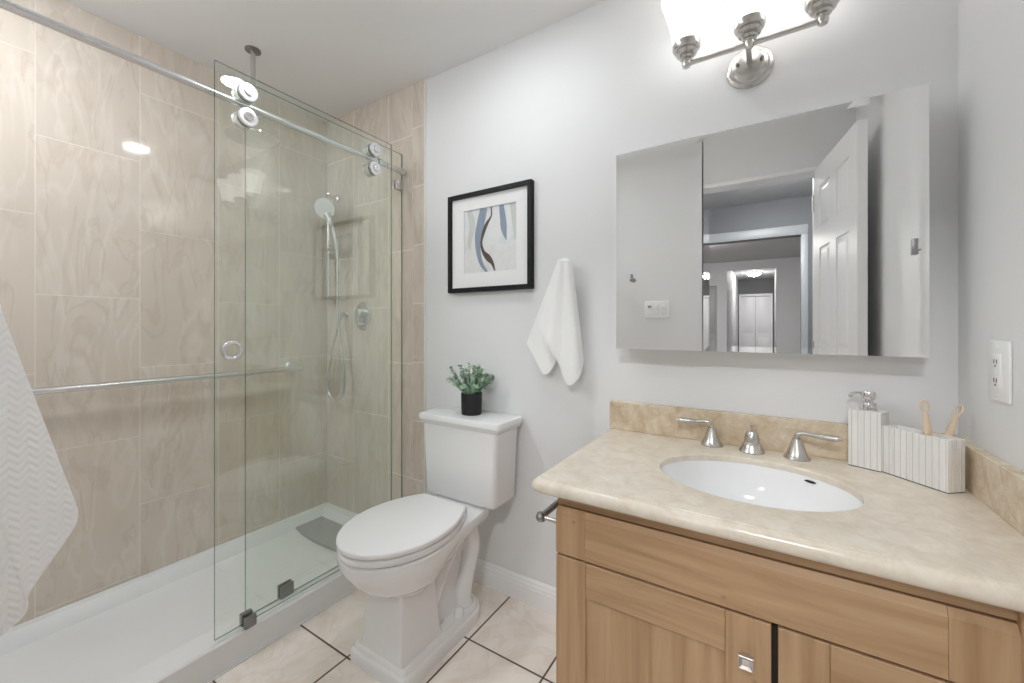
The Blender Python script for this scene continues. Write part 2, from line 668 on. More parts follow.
baseboard('baseboard_back', 'x', -1.393, -0.415, D, -1, 'white moulded baseboard between toilet and vanity')
baseboard('baseboard_front', 'x', -1.40, OX0 - 0.022, YF, 1, 'white moulded baseboard beside the doorway')
baseboard('baseboard_right', 'y', YF, 0.90, XR, -1, 'white moulded baseboard behind the open door')

# ------------------------------------------------------------------ bathroom door, standing open into the room
dr = thing('door_1', 'white six panel bathroom door standing open against the right wall', 'door', (OX1 - 0.004, YF + 0.015, 0.012), 0, kind='structure')
ang = math.atan2(0.59, 0.1015)
dr.rotation_euler = (0, 0, ang)
W_, T_, HD = 0.600, 0.035, OZ - 0.018
b = new()
box(b, (0, -T_ + 0.006, 0), (W_, -0.006, HD))                 # core
SX = [(0, 0.095), (0.255, 0.345), (0.505, W_)]
for y0, y1 in ((-0.006, 0.0), (-T_, -T_ + 0.006)):
    for x0, x1 in SX:
        box(b, (x0, y0, 0), (x1, y1, HD))
    for z0, z1 in ((0, 0.23), (0.88, 1.00), (1.53, 1.63), (HD - 0.115, HD)):
        for x0, x1 in ((0.095, 0.255), (0.345, 0.505)):
            box(b, (x0, y0, z0), (x1, y1, z1))
leaf = obj('door_leaf', b, M['door'], dr, smooth=False)
pb = new()
for sgn, y in ((1, -0.006), (-1, -T_ + 0.006)):
    for x0, x1 in ((0.095, 0.255), (0.345, 0.505)):
        for z0, z1 in ((0.23, 0.88), (1.00, 1.53), (1.63, HD - 0.115)):
            r = [[Vector((x, y + sgn * dy, z)) for x, z in ((x0 + i, z0 + i), (x1 - i, z0 + i), (x1 - i, z1 - i), (x0 + i, z1 - i))] for i, dy in ((0.012, -0.001), (0.014, 0.0005), (0.034, 0.0055))]
            loft(pb, r)
obj('raised_panels', pb, M['door'], dr, smooth=False)
for sgn in (1, -1):
    kb = new()
    yy = 0.0 if sgn > 0 else -T_
    lathe(kb, [(0.030, 0), (0.030, 0.004), (0.012, 0.007), (0.010, 0.026), (0.020, 0.030), (0.024, 0.038), (0.020, 0.046), (0.006, 0.050)], (W_ - 0.06, yy, 0.93), (0, sgn, 0), 24)
    obj('door_knob', kb, M['nickel'], dr)
for z in (0.18, 0.98, HD - 0.18):
    hb = new()
    cyl(hb, (-0.003, 0.004, z - 0.045), (-0.003, 0.004, z + 0.045), 0.006, 12)
    obj('hinge', hb, M['nickel'], dr)

# ------------------------------------------------------------------ hall and rooms beyond the doorway (seen in the mirror)
HY = -1.89
HX0, HX1 = -0.92, 0.247


def shell(name, lo, hi, mat, label):
    return struct(obj(name, box(new(), lo, hi), mat, smooth=False), label)


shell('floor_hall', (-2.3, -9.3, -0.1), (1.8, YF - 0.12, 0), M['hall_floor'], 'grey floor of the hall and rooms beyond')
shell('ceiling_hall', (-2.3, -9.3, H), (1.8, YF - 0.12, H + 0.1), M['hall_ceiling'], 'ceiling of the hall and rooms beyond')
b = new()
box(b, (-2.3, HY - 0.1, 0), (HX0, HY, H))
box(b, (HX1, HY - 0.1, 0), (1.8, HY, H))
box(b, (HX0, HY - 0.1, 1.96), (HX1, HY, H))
struct(obj('wall_hall', b, M['hall_wall'], smooth=False), 'shade-darkened hall wall with a cased opening, seen in the mirror')
b = new()
box(b, (HX0 - 0.055, HY, 1.96), (HX1 + 0.055, HY + 0.015, 2.05), 0.004)
box(b, (HX0 - 0.055, HY, 0), (HX0, HY + 0.015, 1.96), 0.004)
box(b, (HX1, HY, 0), (HX1 + 0.055, HY + 0.015, 1.96), 0.004)
struct(obj('trim_2', b, M['hall_trim']), 'white casing round the opening across the hall')
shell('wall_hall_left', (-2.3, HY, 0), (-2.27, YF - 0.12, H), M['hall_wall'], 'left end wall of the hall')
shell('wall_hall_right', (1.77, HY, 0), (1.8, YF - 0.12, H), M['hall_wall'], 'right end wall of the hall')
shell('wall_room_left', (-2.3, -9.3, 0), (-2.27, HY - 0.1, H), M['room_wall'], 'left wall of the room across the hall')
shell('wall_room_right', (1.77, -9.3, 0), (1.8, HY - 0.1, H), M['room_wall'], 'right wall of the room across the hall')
CX0, CX1, CY0, CY1 = -0.66, 0.11, -5.8, -9.1
b = new()
DX0, DX1 = -1.02, -0.82
box(b, (-2.27, CY0 - 0.1, 0), (DX0, CY0, H))
box(b, (DX1, CY0 - 0.1, 0), (CX0, CY0, H))
box(b, (DX0, CY0 - 0.1, 1.88), (DX1, CY0, H))
box(b, (CX1, CY0 - 0.1, 0), (1.77, CY0, H))
box(b, (CX0, CY0 - 0.1, 2.16), (CX1, CY0, H))
struct(obj('wall_room_far', b, M['room_wall'], smooth=False), 'far wall with the corridor mouth, seen in the mirror')
b = new()
box(b, (DX0, CY0 - 0.08, 0), (DX1, CY0 - 0.045, 1.88), 0.003)  # grey panel added in place of the doorway's dim interior
box(b, (DX0 + 0.04, CY0 - 0.05, 0.2), (DX1 - 0.04, CY0 - 0.04, 0.85), 0.004)
box(b, (DX0 + 0.04, CY0 - 0.05, 1.0), (DX1 - 0.04, CY0 - 0.04, 1.7), 0.004)
struct(obj('doorway_panel', b, M['hall_trim']), 'narrow grey panel standing in for a dim doorway, seen in the mirror')
b = new()
box(b, (CX0 - 0.04, CY1, 0), (CX0, CY0 - 0.1, H))
struct(obj('wall_corridor_left', b, M['room_wall'], smooth=False), 'left wall of the far corridor')
b = new()
box(b, (CX1, CY1, 0), (CX1 + 0.04, CY0 - 0.1, H))
struct(obj('wall_corridor_right', b, M['room_wall'], smooth=False), 'right wall of the far corridor')
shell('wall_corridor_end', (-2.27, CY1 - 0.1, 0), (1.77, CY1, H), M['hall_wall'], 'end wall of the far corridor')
b = new()
box(b, (-0.70 + 0.06, CY1, 0), (-0.60, CY1 + 0.02, 1.87), 0.004)
box(b, (0.03, CY1, 0), (0.075, CY1 + 0.02, 1.87), 0.004)
box(b, (-0.64, CY1, 1.87), (0.075, CY1 + 0.02, 1.93), 0.004)
struct(obj('trim_3', b, M['trim']), 'white casing round the far closet doors')
cl = thing('door_2', 'white double closet doors at the end of the corridor in the mirror', 'door', (0, CY1 + 0.003, 0.01), kind='structure')
for x0, x1 in ((-0.598, -0.29), (-0.284, 0.028)):
    b = new()
    box(b, (x0, 0, 0), (x1, 0.02, 1.85), 0.003)
    for z0, z1 in ((0.1, 0.85), (0.95, 1.75)):
        box(b, (x0 + 0.05, 0.018, z0), (x1 - 0.05, 0.026, z1), 0.006)
    obj('door_leaf', b, M['door'], cl)
for name, x, y, r, mat, lab in (
        ('hall_fill_light', 0.05, -0.92, 0.15, 'hall_fill', 'added round fill light on the hall ceiling behind the camera'),  # unseen lamp added as frontal fill through the doorway
        ('corridor_ceiling_light', -0.28, -7.7, 0.13, 'corr_lamp', 'glowing round ceiling light of the far corridor in the mirror'),
        ('room_fill_light', -0.9, -3.6, 0.17, 'room_fill', 'added round fill light on the ceiling across the hall')):  # unseen lamp added to brighten the room in the mirror
    t = thing(name, lab, 'ceiling light', (x, y, H))
    b = new()
    lathe(b, [(r + 0.012, 0), (r + 0.012, -0.018), (r, -0.022)], n=32)
    obj('base_ring', b, M['nickel'], t)
    b = new()
    lathe(b, [(r, -0.02), (r * 0.93, -0.045), (r * 0.7, -0.07), (r * 0.35, -0.083), (0.002, -0.086)], n=32)
    obj('lens', b, M[mat], t)

# switch plate and hooks on the walls behind the camera (seen in the mirror)
sw = thing('light_switch', 'white triple switch plate on the wall, reflected in the left mirror door', 'light switch', (-0.705, YF, 1.235))
b = new()
box(b, (-0.082, 0, -0.058), (0.082, 0.006, 0.058), 0.003)
obj('cover_plate', b, M['plate'], sw)
for i, x in enumerate((-0.046, 0.0, 0.046)):
    b = new()
    box(b, (x - 0.016, 0.005, -0.034), (x + 0.016, 0.010, 0.034), 0.002)
    box(b, (x - 0.012, 0.009, 0.0), (x + 0.012, 0.013, 0.030), 0.002)
    s = obj('rocker', b, M['plate'], sw)
    if i == 0:
        b = new()
        box(b, (x - 0.011, 0.0128, 0.012), (x + 0.011, 0.0138, 0.026))
        d = obj('timer_display', b, M['dark_metal'], sw)
        d['label'] = 'grey display on the end switch'


def robe_hook(loc, axis, label, square=False, s=1.0):
    t = thing('robe_hook', label, 'hook', loc)
    a = Vector(axis)
    b = new()
    if square:
        bx = new()
        sx = abs(a.y) * 0.016 + abs(a.x) * 0.004
        sy = abs(a.x) * 0.016 + abs(a.y) * 0.004
        c = a * 0.004
        box(bx, (c.x - sx, c.y - sy, -0.028), (c.x + sx, c.y + sy, 0.028), 0.0015)
        obj('mount_plate', bx, M['nickel'], t)
    else:
        lathe(b, [(0.016, 0), (0.016, 0.004), (0.011, 0.008)], (0, 0, 0), axis, 20)
        obj('mount_plate', b, M['nickel'], t)
    p = new()
    tube(p, [a * 0.004, a * (0.026 * s) + Vector((0, 0, -0.006)), a * (0.045 * s) + Vector((0, 0, 0.0)), a * (0.050 * s) + Vector((0, 0, 0.018))], [0.006, 0.005, 0.005, 0.0065], 12)
    lathe(p, [(0.003, -0.008), (0.008, -0.004), (0.009, 0.002), (0.005, 0.008)], a * (0.050 * s) + Vector((0, 0, 0.022)), (0, 0, 1), 12)
    obj('peg', p, M['nickel'], t)
    return t



# ------------------------------------------------------------------ lights of the bathroom
t = thing('ceiling_light', 'small round ceiling light above the toilet, mirrored in the shower tile', 'ceiling light', (-0.815, 0.94, H))
b = new()
lathe(b, [(0.072, 0), (0.072, -0.006), (0.056, -0.010)], n=40)
obj('trim_ring', b, M['plate'], t)
b = new()
lathe(b, [(0.056, -0.006), (0.051, -0.012), (0.03, -0.015), (0.002, -0.016)], n=40)
obj('lens', b, M['bath_lamp'], t)

t = thing('ceiling_light', 'added round fill light over the near end of the shower', 'ceiling light', (-1.64, 0.0, H))  # added to brighten the shower, no such fixture known
b = new()
lathe(b, [(0.092, 0), (0.092, -0.006), (0.076, -0.010)], n=40)
obj('trim_ring', b, M['plate'], t)
b = new()
lathe(b, [(0.076, -0.006), (0.070, -0.014), (0.04, -0.018), (0.002, -0.019)], n=40)
obj('lens', b, M['shower_fill'], t)

VL = thing('vanity_light', 'brushed nickel three shade vanity light above the mirror', 'wall light', (-0.049, D, 1.906))
b = new()
lathe(b, [(0.062, 0), (0.062, 0.006), (0.056, 0.010), (0.050, 0.011), (0.047, 0.018), (0.036, 0.024), (0.030, 0.024), (0.012, 0.030)], (0, 0, 0), (0, -1, 0), 40)
obj('wall_plate', b, M['nickel'], VL)
for sx in (-1, 1):
    b = new()
    lathe(b, [(0.005, 0), (0.005, 0.012), (0.003, 0.015)], (sx * 0.032, -0.018, 0.006), (0, -1, 0), 12)
    obj('screw_nut', b, M['dark_metal'], VL)
b = new()
cyl(b, (0, -0.026, 0), (0, -0.122, 0), 0.0075, 20)
obj('arm', b, M['nickel'], VL)
b = new()
cyl(b, (-0.160, -0.122, 0), (0.166, -0.122, 0), 0.0068, 20)
for x in (-0.160, 0.003, 0.166):
    lathe(b, [(0.004, -0.013), (0.011, -0.009), (0.013, 0), (0.011, 0.009), (0.004, 0.013)], (x, -0.122, 0), (0, 0, 1), 20)
obj('cross_bar', b, M['nickel'], VL)
for x in (-0.160, 0.003, 0.166):
    b = new()
    lathe(b, [(0.009, 0.008), (0.011, 0.013), (0.018, 0.015), (0.021, 0.020), (0.020, 0.025), (0.028, 0.027), (0.031, 0.033), (0.030, 0.039), (0.036, 0.041), (0.039, 0.047), (0.039, 0.060), (0.034, 0.063)], (x, -0.122, 0), (0, 0, 1), 32)
    cup = obj('lamp_cup', b, M['nickel'], VL)
    b = new()
    outer = [(0.035, 0.058), (0.040, 0.072), (0.043, 0.09), (0.047, 0.115), (0.054, 0.145), (0.062, 0.17), (0.069, 0.19), (0.071, 0.198)]
    inner = [(r - 0.004, h) for r, h in reversed(outer[1:])]
    lathe(b, outer + [(0.069, 0.200)] + inner, (x, -0.122, 0), (0, 0, 1), 40, cap0=True, cap1=True)
    sh = obj('lamp_shade', b, M['shade'], VL)

# ------------------------------------------------------------------ mirrored medicine cabinet
MY = D - 0.10
MX0, MX1, MZ0, MZ1 = -0.430, 0.318, 1.047, 1.690
MS = -0.167
mc = thing('medicine_cabinet', 'frameless two door mirrored cabinet above the vanity', 'mirror', (0, D, 0))
b = new()
box(b, (MX0 + 0.004, -0.088, MZ0 + 0.003), (MX1 - 0.004, 0, MZ1 - 0.003))
obj('cabinet_body', b, M['cabinet_white'], mc, smooth=False)


def mirror_door(x0, x1, hinge_left, tilt):
    """bevelled mirror glass, hinged at one edge"""
    hx = x0 if hinge_left else x1
    e = bpy.data.objects.new('mirror_door', None)
    b = new()
    w = x1 - x0
    a0 = 0.0 if hinge_left else -w
    a1 = a0 + w
    bev, dep = 0.016, -0.0008
    ring = lambda i, y: [Vector((a0 + i, y, MZ0 + i)), Vector((a1 - i, y, MZ0 + i)), Vector((a1 - i, y, MZ1 - i)), Vector((a0 + i, y, MZ1 - i))]
    loft(b, [ring(0, 0.008), ring(0, dep), ring(bev, 0.0)])
    b.faces.ensure_lookup_table()
    for f in b.faces:
        n = f.normal
        f.normal_update()
        if abs(f.normal.y) < 0.5:
            f.material_index = 1
    o = obj('mirror_door', b, [M['mirror'], M['mirror_edge']], mc, smooth=False)
    o.location = (hx, -0.10, 0)
    o.rotation_euler = (0, 0, tilt)
    return o


d_l = mirror_door(MX0, MS - 0.0015, True, math.radians(-1.3))
d_r = mirror_door(MS + 0.0015, MX1, False, 0.0)
b = new()
lathe(b, [(0.0035, 0), (0.0035, 0.006), (0.006, 0.008), (0.0072, 0.011), (0.006, 0.014), (0.001, 0.015)], (0.055, 0, 1.271), (0, -1, 0), 18)
tube(b, [(0.053, -0.006, 1.272), (0.052, -0.007, 1.280), (0.0515, -0.006, 1.290)], 0.0022, 8, 4)
obj('knob', b, M['dark_metal'], d_l)
b = new()
box(b, (-0.0305, -0.007, 1.291), (-0.0195, 0, 1.329), 0.001)
cyl(b, (-0.0195, -0.004, 1.302), (-0.0145, -0.004, 1.302), 0.0022, 10)
obj('pull_tab', b, M['dark_metal'], d_r)

# ------------------------------------------------------------------ outlet on the right wall
ot = thing('wall_outlet', 'white double outlet plate on the right wall above the side splash', 'outlet', (XR, 1.208, 1.031))
b = new()
box(b, (-0.006, -0.0435, -0.0605), (0, 0.0435, 0.0605), 0.003)
obj('cover_plate', b, M['plate'], ot)
b = new()
box(b, (-0.009, -0.0175, -0.034), (-0.005, 0.0175, 0.034), 0.0015)
obj('socket_insert', b, M['plate'], ot)
for z in (-0.019, 0.019):
    b = new()
    for y in (-0.0055, 0.0055):
        box(b, (-0.0096, y - 0.001, z - 0.004), (-0.0088, y + 0.001, z + 0.004))
    cyl(b, (-0.0096, 0, z - 0.009), (-0.0088, 0, z - 0.009), 0.0022, 10)
    obj('socket_slots', b, M['black'], ot)
for z in (-0.049, 0.049):
    b = new()
    lathe(b, [(0.003, 0), (0.003, 0.0015), (0.001, 0.002)], (-0.0055, 0, z), (-1, 0, 0), 12)
    obj('screw', b, M['plate'], ot)

# ------------------------------------------------------------------ framed picture
FX0, FX1, FZ0, FZ1 = -1.236, -0.799, 1.272, 1.708
FC = ((FX0 + FX1) / 2, (FZ0 + FZ1) / 2)
fr = thing('framed_picture', 'square black framed abstract print with white mat above the toilet', 'picture', (FC[0], D, FC[1]))
hw, hh = (FX1 - FX0) / 2, (FZ1 - FZ0) / 2
b = new()
bw = 0.019
for lo, hi in (((-hw, -0.026, -hh), (hw, 0, -hh + bw)), ((-hw, -0.026, hh - bw), (hw, 0, hh)),
               ((-hw, -0.026, -hh + bw), (-hw + bw, 0, hh - bw)), ((hw - bw, -0.026, -hh + bw), (hw, 0, hh - bw))):
    box(b, lo, hi, 0.0012, 1)
obj('frame', b, M['black_frame'], fr, smooth=False)
ax0, ax1, az0, az1 = -1.150 - FC[0], -0.876 - FC[0], 1.355 - FC[1], 1.633 - FC[1]
b = new()
ih, iv = hw - bw, hh - bw
for lo, hi in (((-ih, -0.014, -iv), (ih, -0.010, az0)), ((-ih, -0.014, az1), (ih, -0.010, iv)),
               ((-ih, -0.014, az0), (ax0, -0.010, az1)), ((ax1, -0.014, az0), (ih, -0.010, az1))):
    box(b, lo, hi)
obj('mat_board', b, M['mat'], fr, smooth=False)
art = obj('art_print', box(new(), (ax0 - 0.005, -0.009, az0 - 0.005), (ax1 + 0.005, -0.004, az1 + 0.005)), M['art'], fr, smooth=False)
aw, ah = ax1 - ax0, az1 - az0


def ribbon(pts, mat, y):
    """pts: (u, v, halfwidth) in 0..1 of the print, v up"""
    P = smooth_path([(u, v, w) for u, v, w in pts], 8)
    L, R = [], []
    for i, p in enumerate(P):
        q = P[min(i + 1, len(P) - 1)] - P[max(i - 1, 0)]
        n = Vector((-q.y, q.x)).normalized()
        w = max(p.z, 0.002)
        for S, sg in ((L, 1), (R, -1)):
            u = min(max(p.x + n.x * w * sg, 0), 1)
            v = min(max(p.y + n.y * w * sg, 0), 1)
            S.append((ax0 + u * aw, az0 + v * ah))
    b = new()
    for k in range(len(L) - 1):
        q = [L[k], L[k + 1], R[k + 1], R[k]]
        vs = [b.verts.new((x, y, z)) for x, z in q]
        try:
            b.faces.new(vs)
        except ValueError:
            pass
    bmesh.ops.remove_doubles(b, verts=b.verts[:], dist=1e-5)
    obj('brush_stroke', b, mat, art, smooth=False)


ribbon([(0.10, 1.0, 0.05), (0.16, 0.75, 0.06), (0.10, 0.5, 0.04), (0.12, 0.36, 0.005)], M['art_grey'], -0.0092)
ribbon([(0.92, 1.0, 0.05), (0.96, 0.75, 0.05), (0.97, 0.45, 0.01)], M['art_grey'], -0.0092)
ribbon([(0.39, 1.0, 0.07), (0.34, 0.82, 0.075), (0.28, 0.58, 0.07), (0.28, 0.34, 0.045), (0.34, 0.14, 0.035), (0.45, 0.0, 0.02)], M['art_blue'], -0.0094)
ribbon([(0.72, 1.0, 0.04), (0.75, 0.80, 0.055), (0.77, 0.62, 0.05), (0.81, 0.46, 0.008)], M['art_blue'], -0.0094)
ribbon([(0.53, 1.0, 0.012), (0.53, 0.86, 0.014), (0.44, 0.74, 0.03), (0.38, 0.62, 0.03), (0.34, 0.46, 0.02), (0.38, 0.32, 0.03), (0.47, 0.22, 0.05), (0.55, 0.13, 0.03), (0.60, 0.01, 0.01)], M['art_dark'], -0.0096)

# ------------------------------------------------------------------ toilet
TX = -1.060
to = thing('toilet', 'white two piece toilet with closed lid between shower and vanity', 'toilet', (TX, 1.0, 0))
TY = -1.0      # local y = world y + TY


def egg(front, yc, back, w, wb, z, n=64, p=2.0):
    """closed outline, flat across the back; local coordinates"""
    pts = []
    m = n // 2
    for i in range(m + 1):           # right side from front tip to back
        s = i / m
        if s < 0.6:
            a = s / 0.6 * PI / 2
            y = yc - (yc - front) * math.cos(a)
            x = w * (math.sin(a) ** (2 / p))
        else:
            q = (s - 0.6) / 0.4
            y = yc + (back - yc) * q
            x = w + (wb - w) * q * q
        pts.append(Vector((x, y + TY, z)))
    left = [Vector((-v.x, v.y, z)) for v in reversed(pts[1:])]
    return pts + left


def soft_plate(z0, z1, r, front, yc, back, w, wb):
    """egg-shaped plate with rounded edges"""
    rings = []
    for f in (0, 0.35, 0.7, 1.0):
        i = r * (1 - math.sin(f * PI / 2))
        zz = z0 + r * (1 - math.cos(f * PI / 2))
        rings.append(egg(front + i, yc, back - i, w - i, wb - i, zz))
    for f in (1.0, 0.7, 0.35, 0):
        i = r * (1 - math.sin(f * PI / 2))
        zz = z1 - r * (1 - math.cos(f * PI / 2))
        rings.append(egg(front + i, yc, back - i, w - i, wb - i, zz))
    return loft(new(), rings)


FRONT, YC, BACK, WID, WB = 0.750, 0.975, 1.186, 0.176, 0.105
obj('lid', soft_plate(0.4380, 0.456, 0.006, FRONT, YC, BACK, WID, WB), M['seat'], to, ang=50)
obj('seat_ring', soft_plate(0.4125, 0.4330, 0.005, FRONT + 0.003, YC, BACK, WID - 0.003, WB + 0.004), M['seat'], to, ang=50)
for sx in (-1, 1):
    b = new()
    box(b, (sx * 0.075 - 0.018, 1.186 + TY, 0.409), (sx * 0.075 + 0.018, 1.214 + TY, 0.438), 0.006, 3)
    obj('hinge', b, M['seat'], to)


def bowl_ring(front, yc, back, w, wm, wb, z, ym=1.15):
    """outline of the bowl: egg at the front, waist wm at ym, deck wb at the back"""
    pts = []
    for i in range(17):
        a = i / 16 * PI / 2
        pts.append((w * math.sin(a) ** 0.95, yc - (yc - front) * math.cos(a)))
    for i in range(1, 9):
        q = i / 8
        s = q * q * (3 - 2 * q)
        pts.append((w + (wm - w) * s, yc + (ym - yc) * q))
    for i in range(1, 9):
        q = i / 8
        s = q * q * (3 - 2 * q)
        pts.append((wm + (wb - wm) * s, ym + (back - ym) * q))
    R = [Vector((x, y + TY, z)) for x, y in pts]
    return R + [Vector((-v.x, v.y, z)) for v in reversed(R[1:])]


b = new()
loft(b, [
    bowl_ring(0.908, 0.97, 1.05, 0.082, 0.076, 0.066, 0.225, 1.03),
    bowl_ring(0.893, 0.97, 1.08, 0.091, 0.080, 0.066, 0.245, 1.05),
    bowl_ring(0.860, 0.97, 1.14, 0.112, 0.088, 0.066, 0.268, 1.08),
    bowl_ring(0.828, 0.97, 1.19, 0.133, 0.100, 0.074, 0.292, 1.10),
    bowl_ring(0.816, 0.97, 1.195, 0.141, 0.104, 0.076, 0.296, 1.10),
    bowl_ring(0.810, 0.97, 1.20, 0.144, 0.107, 0.078, 0.305, 1.10),
    bowl_ring(0.788, 0.97, 1.23, 0.156, 0.118, 0.092, 0.328, 1.12),
    bowl_ring(0.774, 0.97, 1.26, 0.164, 0.128, 0.108, 0.348, 1.14),
    bowl_ring(0.766, 0.97, 1.285, 0.168, 0.133, 0.118, 0.360, 1.16),
    bowl_ring(0.758, 0.97, 1.300, 0.173, 0.140, 0.128, 0.380, 1.18),
    bowl_ring(0.757, 0.97, 1.300, 0.174, 0.142, 0.130, 0.402, 1.18),
    bowl_ring(0.763, 0.97, 1.295, 0.169, 0.138, 0.126, 0.4085, 1.18),
])
bowl = obj('bowl', b, M['porcelain'], to, ang=40)
b = new()
loft(b, [rrect(-0.110, 0.110, 1.262 + TY, 1.40 + TY, 0.02, 0.385), rrect(-0.100, 0.100, 1.29 + TY, 1.395 + TY, 0.02, 0.426)])
obj('tank_deck', b, M['porcelain'], to)
# pedestal column, tapered and square
b = new()
loft(b, [rrect(-0.094, 0.106, 0.872 + TY, 1.065 + TY, 0.006, 0.055), rrect(-0.088, 0.100, 0.876 + TY, 1.055 + TY, 0.007, 0.085),
         rrect(-0.078, 0.088, 0.889 + TY, 1.045 + TY, 0.009, 0.235), rrect(-0.078, 0.088, 0.886 + TY, 1.05 + TY, 0.011, 0.285)])
obj('pedestal', b, M['porcelain'], to, ang=40)
# rear trunk between column and wall
b = new()
loft(b, [rrect(-0.075, 0.075, 1.04 + TY, 1.27 + TY, 0.03, 0.05), rrect(-0.058, 0.058, 1.03 + TY, 1.25 + TY, 0.03, 0.12),
         rrect(-0.052, 0.052, 1.02 + TY, 1.25 + TY, 0.03, 0.24), rrect(-0.075, 0.075, 1.0 + TY, 1.30 + TY, 0.03, 0.34)])
obj('rear_trunk', b, M['porcelain'], to, ang=40)
for sx in (-1, 1):
    b = new()
    x = sx * 0.058
    tube(b, [(x * 0.9, 1.05 + TY, 0.13), (x, 1.075 + TY, 0.20), (x, 1.135 + TY, 0.285), (x * 1.05, 1.200 + TY, 0.345), (x * 1.1, 1.255 + TY, 0.330), (x * 1.1, 1.268 + TY, 0.25), (x * 1.1, 1.240 + TY, 0.17), (x * 1.1, 1.215 + TY, 0.10), (x * 1.1, 1.215 + TY, 0.05)],
         [0.028, 0.031, 0.033, 0.034, 0.036, 0.036, 0.034, 0.037, 0.044], 20, 6)
    obj('trapway', b, M['porcelain'], to)
    b = new()
    lathe(b, [(0.017, 0), (0.0175, 0.016), (0.0145, 0.028), (0.007, 0.035), (0.0005, 0.036)], (sx * 0.102, 1.150 + TY, 0.058), (0, 0, 1), 20)
    obj('bolt_cap', b, M['porcelain'], to)


def base_ring(hw_, y0, yb, r, z, rc=0.012):
    pts = []
    for i in range(13):              # round back
        a = PI * i / 12
        pts.append(Vector((hw_ * math.cos(a), yb - hw_ * 0.75 + hw_ * 0.75 * math.sin(a) + TY, z)))
    for cx, a0 in ((-hw_ + rc, PI), (hw_ - rc, 1.5 * PI)):
        for i in range(5):
            a = a0 + PI / 2 * i / 4
            pts.append(Vector((cx + rc * math.cos(a), y0 + rc + rc * math.sin(a) + TY, z)))
    return pts


b = new()
loft(b, [base_ring(0.131, 0.858, 1.312, 0, 0.0), base_ring(0.131, 0.858, 1.312, 0, 0.036), base_ring(0.128, 0.861, 1.309, 0, 0.043),
         base_ring(0.122, 0.866, 1.303, 0, 0.046), base_ring(0.119, 0.868, 1.300, 0, 0.058), base_ring(0.114, 0.872, 1.295, 0, 0.063)])
obj('base_plate', b, M['porcelain'], to, ang=40)
# tank and its lid
b = new()
loft(b, [rrect(-0.165, 0.180, 1.262 + TY, 1.405 + TY, 0.020, 0.424), rrect(-0.172, 0.190, 1.254 + TY, 1.41 + TY, 0.022, 0.437),
         rrect(-0.178, 0.194, 1.252 + TY, 1.412 + TY, 0.020, 0.60), rrect(-0.186, 0.200, 1.252 + TY, 1.413 + TY, 0.018, 0.72)])
obj('tank', b, M['porcelain'], to, ang=40)
b = new()
loft(b, [rrect(-0.188, 0.203, 1.250 + TY, 1.416 + TY, 0.015, 0.714), rrect(-0.194, 0.210, 1.245 + TY, 1.420 + TY, 0.016, 0.720), rrect(-0.195, 0.212, 1.243 + TY, 1.421 + TY, 0.016, 0.728),
         rrect(-0.199, 0.217, 1.238 + TY, 1.423 + TY, 0.018, 0.733), rrect(-0.200, 0.218, 1.237 + TY, 1.424 + TY, 0.018, 0.749), rrect(-0.197, 0.215, 1.240 + TY, 1.422 + TY, 0.018, 0.755), rrect(-0.190, 0.208, 1.247 + TY, 1.418 + TY, 0.016, 0.757)])
obj('tank_lid', b, M['porcelain'], to, ang=40)

# ------------------------------------------------------------------ potted plant on the tank
pp = thing('potted_plant', 'small black ribbed pot of sage green foliage on the toilet tank', 'plant', (-1.044, 1.335, 0.757))
pp.scale = (0.87, 0.87, 0.95)
n = 72
rings = []
for r, z in ((0.040, 0.0), (0.046, 0.001), (0.0475, 0.004), (0.0485, 0.05), (0.049, 0.090), (0.047, 0.093), (0.044, 0.090), (0.043, 0.080)):
    rings.append([Vector(((r + (0.0009 if i % 2 else -0.0005) * (1 if 0.003 < z < 0.091 else 0)) * math.cos(2 * PI * i / n), (r + (0.0009 if i % 2 else -0.0005)) * math.sin(2 * PI * i / n), z)) for i in range(n)])
obj('pot', loft(new(), rings), M['pot'], pp, ang=60)
b = new()
lathe(b, [(0.0432, 0.070), (0.0430, 0.081), (0.02, 0.085)], n=24)
obj('soil', b, M['soil'], pp)
sb = new()
lb = [new(), new()]
rnd = random.Random(11)
